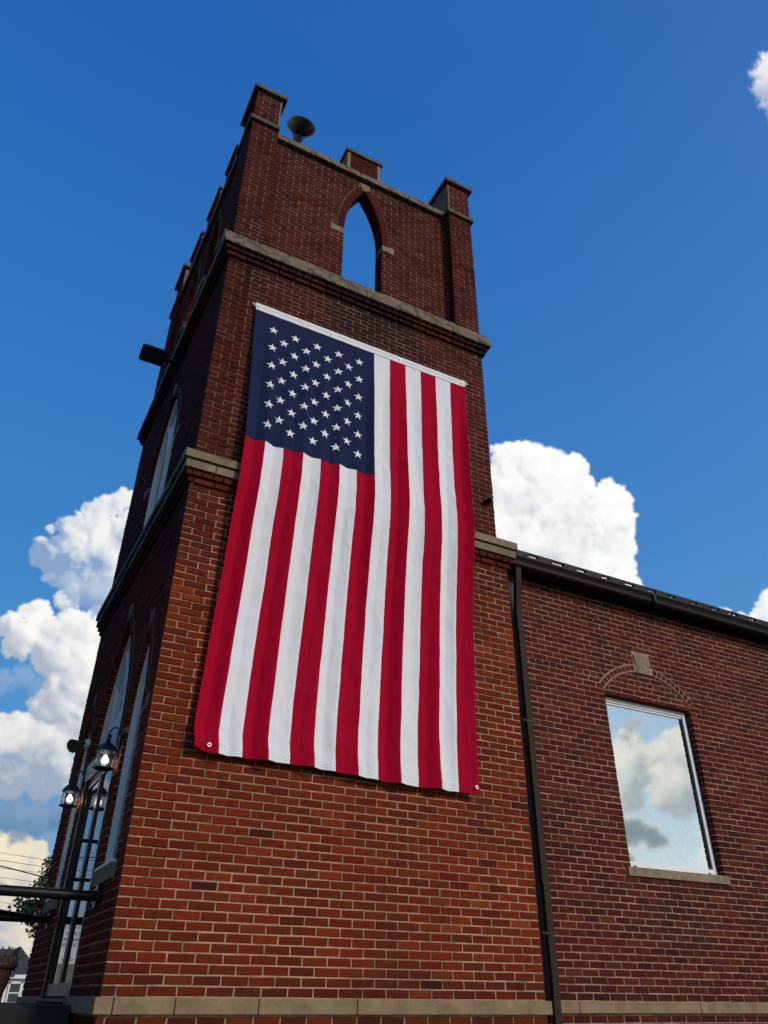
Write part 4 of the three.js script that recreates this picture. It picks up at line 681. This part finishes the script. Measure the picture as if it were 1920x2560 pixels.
{ // flat floodlight high on the entrance wall
  const g = thing('wall_floodlight', 'flat black rectangular floodlight reaching out below the belfry on the left', 'lamp', [-.03, Y0 + 7.56, -2.22]);
  const s = new THREE.Shape(), w = .15, l0 = -.53, l1 = -.20, r = .05; s.moveTo(l0 + r, -w); s.lineTo(l1, -w); s.lineTo(l1, w); s.lineTo(l0 + r, w); s.quadraticCurveTo(l0, w, l0, w - r); s.lineTo(l0, -w + r); s.quadraticCurveTo(l0, -w, l0 + r, -w);
  const flat = (sh, d, y) => { const q = new THREE.ExtrudeGeometry(sh, { depth: d, bevelEnabled: true, bevelSize: .006, bevelThickness: .006, bevelSegments: 2 }); q.rotateX(-Math.PI / 2); q.translate(0, y, 0); return q; };
  part(g, 'housing', flat(s, .04, .02), gasket);
  part(g, 'lens', (() => { const b = new RoundedBoxGeometry(.26, .012, .22, 3, .006); b.translate(-.37, .011, 0); return b; })(), new THREE.MeshStandardMaterial({ color: col(.045, .055, .06), roughness: .35 }));
  part(g, 'sensor', (() => { const b = new THREE.CylinderGeometry(.007, .007, .008, 10); b.translate(-.37, .003, 0); return b; })(), gasket);
  part(g, 'arm', (() => { const b = new RoundedBoxGeometry(.26, .045, .06, 2, .01); b.translate(-.09, .04, 0); return b; })(), gasket); part(g, 'wall_bracket', (() => { const b = new RoundedBoxGeometry(.03, .16, .14, 2, .008); b.translate(-.012, .04, 0); return b; })(), gasket);
}
{ // siren horn on the parapet
  const g = thing('horn_speaker', 'round black horn loudspeaker standing on the belfry coping', 'loudspeaker', [.745, Y0 + 10.505, -.27]);
  const horn = new THREE.LatheGeometry([[.045, -.30], [.05, -.20], [.055, -.12], [.075, -.04], [.115, .05], [.165, .12], [.205, .165], [.214, .168], [.214, .176], [.203, .176], [.16, .135], [.108, .062], [.066, -.03], [.045, -.10], [.0005, -.12]].map((p) => new THREE.Vector2(...p)), 48);
  const dir = V3(-.16, -.12, 1).normalize(), qn = new THREE.Quaternion().setFromUnitVectors(V3(0, 1, 0), dir); horn.applyQuaternion(qn); horn.translate(0, .36, .06);
  part(g, 'horn', horn, new THREE.MeshStandardMaterial({ color: col(.035, .033, .030), roughness: .38, metalness: .3, side: THREE.DoubleSide }));
  const plug = new THREE.SphereGeometry(.026, 16, 12); plug.translate(dir.x * -.03, .36 + dir.y * -.03, .06 + dir.z * -.03); part(g, 'phase_plug', plug, new THREE.MeshStandardMaterial({ color: col(.3, .29, .27), roughness: .3, metalness: .6 }));
  part(g, 'driver', (() => { const b = new THREE.CylinderGeometry(.10, .10, .16, 24); b.applyQuaternion(qn); b.translate(-dir.x * .33, .36 - dir.y * .33, .06 - dir.z * .33); return b; })(), gasket);
  part(g, 'bracket', new THREE.TubeGeometry(new THREE.CatmullRomCurve3([V3(-.10, .34, -.06), V3(-.10, .10, -.06), V3(-.05, .012, -.06), V3(.05, .012, -.06), V3(.10, .10, -.06), V3(.10, .34, -.06)]), 30, .012, 8), gasket);
  part(g, 'foot', (() => { const b = new RoundedBoxGeometry(.18, .012, .12, 1, .004); b.translate(0, .006, -.06); return b; })(), gasket);
}
{
  const g = thing('security_camera', 'small black cylindrical camera on the right edge of the upper tower', 'camera', [3.515, Y0 + 5.075, 0]);
  part(g, 'mount', (() => { const b = new THREE.CylinderGeometry(.03, .03, .02, 16); b.rotateX(Math.PI / 2); b.translate(0, 0, .010); return b; })(), gasket);
  part(g, 'body', (() => { const b = new THREE.CylinderGeometry(.034, .034, .10, 18); b.rotateX(Math.PI / 2 - .25); b.rotateY(-.3); b.translate(0, -.005, .065); return b; })(), gasket);
}

// ------------------------------------------------------------------ porch: canopy bars, stoop, plant pot
const tube = (a, b, r, s = 16) => { const d = V3(...b).sub(V3(...a)), q = new THREE.CylinderGeometry(r, r, d.length(), s); q.applyQuaternion(new THREE.Quaternion().setFromUnitVectors(V3(0, 1, 0), d.clone().normalize())); q.translate((a[0] + b[0]) / 2, (a[1] + b[1]) / 2, (a[2] + b[2]) / 2); return q; };
{
  const g = thing('canopy_frame', 'black tubular canopy frame bolted to the wall under the lancet sills', 'canopy frame', [-.028, Y0 + .66, -2.01]);
  for (const [z, dy] of [[1.365, 0], [-1.365, .02]]) {
    const a = part(g, 'arm', tube([-.02, dy, z], [-3.2, dy + .02, z], .037), black);
    part(a, 'flange', tube([-.001, dy, z], [-.022, dy, z], .085, 24), black);
    for (let k = 0; k < 4; k++) { const t = k * Math.PI / 2 + .78; part(a, 'bolt', tube([-.02, dy + .066 * Math.sin(t), z + .066 * Math.cos(t)], [-.034, dy + .066 * Math.sin(t), z + .066 * Math.cos(t)], .009, 6), new THREE.MeshStandardMaterial({ color: col(.5, .5, .5), metalness: .8, roughness: .4 })); }
  }
  part(g, 'front_bar', tube([-3.2, .02, 1.42], [-3.2, .04, -1.42], .037), black);
  part(g, 'cross_brace', tube([-.05, .02, -1.34], [-2.3, .04, 1.33], .022), black);
  part(g, 'cross_brace', tube([-2.4, .03, -1.33], [-.9, .02, 1.33], .018), black);
}
{
  const g = thing('entrance_stoop', 'dark rendered entrance stoop with rounded edge beneath the church door', 'stoop', [-1.3, 0, -2.2]);
  const dark = new THREE.MeshStandardMaterial({ color: col(.011, .012, .014), roughness: .9, bumpMap: grainBump, bumpScale: .004 });
  part(g, 'platform', (() => { const b = new RoundedBoxGeometry(2.5, Y0 - .052, 2.86, 3, .03); b.translate(.012, (Y0 - .052) / 2, -.03); return b; })(), dark);
  for (let i = 0; i < 6; i++) part(g, 'step', (() => { const h = .2 * (6 - i), b = new RoundedBoxGeometry(.3, h, 2.7, 2, .015); b.translate(-1.39 - i * .3, h / 2, -.03); return b; })(), dark);
}
{
  const P = [-.655, Y0 - .052, -1.12], g = thing('flower_pot', 'brown glazed flower pot with dried plants standing on the stoop', 'flower pot', P);
  const clay = new THREE.MeshStandardMaterial({ color: col(.034, .014, .009), roughness: .6, bumpMap: grainBump, bumpScale: .003 });
  part(g, 'pot', new THREE.LatheGeometry([[.0005, 0], [.118, 0], [.125, .008], [.140, .06], [.158, .115], [.166, .16], [.168, .215], [.176, .222], [.196, .232], [.204, .245], [.204, .262], [.196, .268], [.182, .262], [.17, .235], [.0005, .225]].map((p) => new THREE.Vector2(...p)), 48), clay);
  const R = rng(17), stems = [], heads = [];
  for (let i = 0; i < 70; i++) { const t = R() * 6.283, q = .15 * Math.sqrt(R()), h = .05 + R() * .10, lx = (R() - .5) * .12 + Math.cos(t) * .05, lz = (R() - .5) * .12 + Math.sin(t) * .05, a = [Math.cos(t) * q, .225, Math.sin(t) * q], b = [a[0] + lx, .225 + h, a[2] + lz]; stems.push(tube(a, b, .0018, 5)); for (let k = 0; k < 4; k++) { const f = .45 + R() * .6, l = new THREE.PlaneGeometry(.005 + .008 * R(), .02 + .02 * R()); l.rotateX(R() * 6); l.rotateY(R() * 6); l.translate(mix(a[0], b[0], f), mix(a[1], b[1], f), mix(a[2], b[2], f)); heads.push(l); } }
  part(g, 'soil', (() => { const c = new THREE.CircleGeometry(.17, 24); c.rotateX(-Math.PI / 2); c.translate(0, .238, 0); return c; })(), new THREE.MeshStandardMaterial({ color: col(.03, .02, .014), roughness: 1 }));
  part(g, 'dry_stems', mg(stems), new THREE.MeshStandardMaterial({ color: col(.16, .105, .05), roughness: .9 }), { kind: 'stuff' });
  part(g, 'dry_leaves', mg(heads), new THREE.MeshStandardMaterial({ color: col(.11, .085, .035), roughness: .9, side: THREE.DoubleSide }), { kind: 'stuff' });
}

// ------------------------------------------------------------------ behind the church: house, tree, wires
{
  const g = thing('white_house', 'white clapboard house with dark roof behind the porch at lower left', 'house', [5.1, 0, -55]);
  const k = 1.9, siding = new THREE.MeshStandardMaterial({ color: col(.62, .64, .64), roughness: .7 }), trim = whitePaint, roofM = new THREE.MeshStandardMaterial({ color: col(.045, .05, .058), roughness: .9, bumpMap: grainBump, bumpScale: .02 });
  part(g, 'wall', (() => { const b = new THREE.BoxGeometry(11, 2.66, 7); b.translate(-.6, 1.33, -3.5); return b; })(), siding);
  const boards = []; for (let y = .05; y < 2.6; y += .14) { const s = new THREE.Shape(); s.moveTo(0, 0); s.lineTo(.022, 0); s.lineTo(.004, .138); s.lineTo(0, .138); s.closePath(); const b = new THREE.ExtrudeGeometry(s, { depth: 11, bevelEnabled: false }); b.rotateY(-Math.PI / 2); b.translate(4.9, y, .002); boards.push(b); }
  for (const b of boards) part(g, 'siding_board', b, siding);
  const roof = part(g, 'roof', (() => { const s = new THREE.Shape(); s.moveTo(.5, 2.62); s.lineTo(-7.5, 2.62); s.lineTo(-3.5, 4.25); s.closePath(); const b = new THREE.ExtrudeGeometry(s, { depth: 9.2, bevelEnabled: false }); b.rotateY(-Math.PI / 2); const p = b.attributes.position; for (let i = 0; i < p.count; i++) p.setX(i, p.getX(i) - .62); b.computeVertexNormals(); return b; })(), roofM);
  part(g, 'lean_to_roof', (() => { const s = new THREE.Shape(); s.moveTo(-.63, 2.66); s.lineTo(1.1, 2.66); s.lineTo(-.63, 4.28); s.closePath(); const b = new THREE.ExtrudeGeometry(s, { depth: 5, bevelEnabled: false }); b.translate(0, 0, -5); return b; })(), roofM);
  part(g, 'fascia', (() => { const b = new THREE.BoxGeometry(12, .17, .1); b.translate(-.6, 2.58, .30); return b; })(), trim);
  const w = part(g, 'window', (() => { const b = new THREE.BoxGeometry(.66, 1.02, .06); b.translate(-.42, 1.72, .05); return b; })(), new THREE.MeshPhysicalMaterial({ color: col(.07, .08, .085), roughness: .1, ior: 1.6 }));
  for (const [x, y, sx, sy] of [[-.77, 1.72, .10, 1.22], [-.07, 1.72, .10, 1.22], [-.42, 2.27, .8, .10], [-.42, 1.17, .8, .12], [-.42, 1.72, .66, .06]]) part(w, 'frame_board', (() => { const b = new THREE.BoxGeometry(sx, sy, .05); b.translate(x, y, .095); return b; })(), trim);
  const w2 = part(g, 'window', (() => { const b = new THREE.BoxGeometry(.6, 1.02, .06); b.translate(-1.3, 1.72, .05); return b; })(), new THREE.MeshPhysicalMaterial({ color: col(.07, .08, .085), roughness: .1, ior: 1.6 }));
  for (const [x, sx] of [[-1.64, .1], [-.98, .1]]) part(w2, 'frame_board', (() => { const b = new THREE.BoxGeometry(sx, 1.22, .05); b.translate(x, 1.72, .095); return b; })(), trim);
}
const bark = new THREE.MeshStandardMaterial({ color: col(.05, .04, .03), roughness: .95 });
function tree(label, pos, seed, size, clumps, leaves, low) {
  const g = thing('broadleaf_tree', label, 'tree', pos), R = rng(seed), limbs = [], M = [], cA = [], tmp = new THREE.Object3D(), [sx, sy, sz] = size;
  part(g, 'trunk', new THREE.TubeGeometry(new THREE.CatmullRomCurve3([V3(0, 0, 0), V3(.1, low * .4, 0), V3(-.05, low * .8, .05), V3(.1, low + sy * .3, 0)]), 20, .2, 10), bark);
  const leaf = new THREE.BufferGeometry(), lp = [[0, -.5], [.25, -.3], [.5, -.32], [.36, -.05], [.5, .2], [.22, .16], [0, .5], [-.22, .16], [-.5, .2], [-.36, -.05], [-.5, -.32], [-.25, -.3]], lv = [0, 0, .05], li = []; lp.forEach((p, i) => { lv.push(p[0], p[1], 0); li.push(0, 1 + i, 1 + (i + 1) % lp.length); });
  leaf.setAttribute('position', new THREE.Float32BufferAttribute(lv, 3)); leaf.setIndex(li); leaf.computeVertexNormals();
  for (let c = 0; c < clumps; c++) {
    const th = R() * 6.283, ph = Math.acos(2 * R() - 1), q = .30 + .70 * Math.cbrt(R()) * (.75 + .25 * R()), cx = sx * q * Math.sin(ph) * Math.cos(th), cy = low + sy * q * Math.cos(ph), cz = sz * q * Math.sin(ph) * Math.sin(th);
    if (R() < .7) limbs.push(new THREE.TubeGeometry(new THREE.CatmullRomCurve3([V3(.02, low * .6 + R() * low * .5, 0), V3(cx * .5, mix(low, cy, .45), cz * .5), V3(cx, cy, cz)]), 8, .028, 5));
    const cr = .28 + R() * .42, dark = .75 + .5 * R();
    for (let i = 0; i < leaves; i++) { const a = R() * 6.283, b = Math.acos(2 * R() - 1), s = cr * Math.cbrt(R()); tmp.position.set(cx + s * Math.sin(b) * Math.cos(a) * 1.25, cy + s * Math.cos(b) * .8 - .1 * R(), cz + s * Math.sin(b) * Math.sin(a)); tmp.rotation.set(-.6 + R() * 1.6 - .8, R() * 6.283, (R() - .5) * 1.4); tmp.scale.setScalar((.10 + .10 * R()) * (leaves < 60 ? 2 : 1)); tmp.updateMatrix(); M.push(tmp.matrix.clone()); cA.push(dark * (.8 + .4 * R())); }
  }
  part(g, 'limbs', mg(limbs), bark);
  const inst = new THREE.InstancedMesh(leaf, new THREE.MeshStandardMaterial({ color: col(1, 1, 1), roughness: .8, side: THREE.DoubleSide }), M.length); inst.name = 'crown';
  M.forEach((m, i) => { inst.setMatrixAt(i, m); inst.setColorAt(i, col(.024 * cA[i], .044 * cA[i], .014 * cA[i])); }); inst.userData.kind = 'stuff'; inst.castShadow = inst.receiveShadow = true; g.add(inst);
}
tree('dark leafy tree behind the church at the left beside the house', [5.6, 0, -34], 91, [3.5, 3.3, 2.8], 230, 105, 4.9);
// across the street from the entrance, out of the picture: they shade the entrance wall and show green in its glass
tree('street tree opposite the church door, the one nearest the tower corner', [-8.5, 0, 1.5], 92, [3.4, 4.8, 3.6], 170, 46, 6.0);
tree('street tree opposite the church door, the middle one of three', [-9.2, 0, -5.5], 93, [3.6, 5.4, 3.9], 190, 46, 6.8);
tree('street tree opposite the church door, the farthest one of three', [-8.8, 0, -13], 94, [3.4, 4.8, 3.8], 160, 46, 6.2);
{
  const cable = new THREE.MeshStandardMaterial({ color: col(.045, .045, .05), roughness: .7 });
  const spec = [[.04, 3.25, 1.36, 3.13, .006, 'topmost thin wire crossing the sky left of the church'], [.09, 3.07, 1.37, 2.96, .007, 'second thin wire from the top, left of the church'], [.11, 2.96, 1.19, 2.75, .017, 'thick sagging black cable left of the church'], [.14, 2.87, .59, 2.85, .0045, 'faint wire just under the thick black cable'], [.19, 2.67, 1.10, 2.59, .005, 'faint wire midway between thick cable and canopy'], [.21, 2.57, .65, 2.47, .006, 'lowest wire above the black canopy frame'], [.33, 2.12, .92, 2.03, .005, 'thin wire between the two black canopy arms']];
  for (const [x0, y0, x1, y1, r, label] of spec) {
    const s = (y1 - y0) / (x1 - x0), pts = []; for (let i = 0; i <= 12; i++) { const x = -26 + i * 4.2; pts.push(V3(x, Y0 + y0 + (x - x0) * s * (x < x0 ? .55 : 1) + .0012 * (x - x0) ** 2, -18)); }
    const m = new THREE.Mesh(new THREE.TubeGeometry(new THREE.CatmullRomCurve3(pts), 80, r, 6), cable); m.name = numbered('power_line'); m.userData = { label, category: 'wire', group: 'power lines left of the church' }; m.castShadow = true; scene.add(m);
  }
}
{ // across the lot, seen only mirrored in the door glass
  const g = thing('church_sign', 'white church sign board mirrored in the glass door', 'sign', [-4.72, 0, -30]);
  const cv = document.createElement('canvas'); cv.width = 256; cv.height = 384; const x = cv.getContext('2d'); x.fillStyle = '#e9ebee'; x.fillRect(0, 0, 256, 384); x.fillStyle = '#2a2c3c'; x.font = 'bold 62px sans-serif'; x.textAlign = 'center';
  x.fillText('Christ', 128, 66); x.fillText('Baptist', 128, 132); x.fillText('Church', 128, 198);
  x.fillStyle = '#1d2140'; x.beginPath(); x.moveTo(96, 330); x.quadraticCurveTo(112, 290, 104, 256); x.quadraticCurveTo(128, 230, 152, 256); x.quadraticCurveTo(146, 292, 162, 330); x.closePath(); x.fill(); x.lineWidth = 8; x.strokeStyle = '#1d2140'; x.beginPath(); x.moveTo(60, 344); x.quadraticCurveTo(130, 318, 204, 346); x.stroke(); x.beginPath(); x.moveTo(76, 362); x.quadraticCurveTo(134, 338, 196, 362); x.stroke();
  const t = new THREE.CanvasTexture(cv); t.colorSpace = THREE.SRGBColorSpace; t.minFilter = THREE.LinearFilter;
  part(g, 'board', (() => { const b = new THREE.BoxGeometry(.86, 1.2, .06); b.translate(0, Y0 + 1.70, -.04); return b; })(), whitePaint);
  part(g, 'print', (() => { const b = new THREE.PlaneGeometry(.8, 1.14); b.translate(0, Y0 + 1.70, -.006); return b; })(), new THREE.MeshStandardMaterial({ map: t, roughness: .5 }));
  for (const s of [-.36, .36]) part(g, 'post', (() => { const b = new THREE.BoxGeometry(.06, Y0 + 1.05, .06); b.translate(s, (Y0 + 1.05) / 2, -.03); return b; })(), whitePaint);
  const h = thing('garage', 'pale garage with dark eave across the lot mirrored in the door', 'garage', [-6.5, 0, -38]);
  part(h, 'wall', (() => { const b = new THREE.BoxGeometry(9, 3.7, 6); b.translate(0, 1.85, -3); return b; })(), new THREE.MeshStandardMaterial({ color: col(.22, .20, .17), roughness: .8 }));
  part(h, 'roof', (() => { const b = new THREE.BoxGeometry(9.6, .35, 6.6); b.translate(0, 3.9, -3); return b; })(), new THREE.MeshStandardMaterial({ color: col(.02, .025, .04), roughness: .8 }));
}

// ------------------------------------------------------------------ ground
{
  const asphaltMap = tex(512, (x, y) => { const v = .75 + .5 * tn(x, y, 20, 101) + .4 * tn(x, y, 90, 102, 2); return [v, v, v]; });
  const gg = new THREE.PlaneGeometry(3000, 3000); gg.rotateX(-Math.PI / 2); const uv = gg.attributes.uv; for (let i = 0; i < uv.count; i++) uv.setXY(i, uv.getX(i) * 1500, uv.getY(i) * 1500);
  structure('ground', gg, new THREE.MeshStandardMaterial({ color: col(.075, .073, .07), map: asphaltMap, roughness: .95 }));
  const pv = new THREE.BoxGeometry(16, .12, 3.4); pv.translate(7.0, .06 - .0, 1.85); structure('pavement', pv, new THREE.MeshStandardMaterial({ color: col(.34, .31, .27), map: mortarMap, roughness: .9 }));
}

renderer.render(scene, camera);
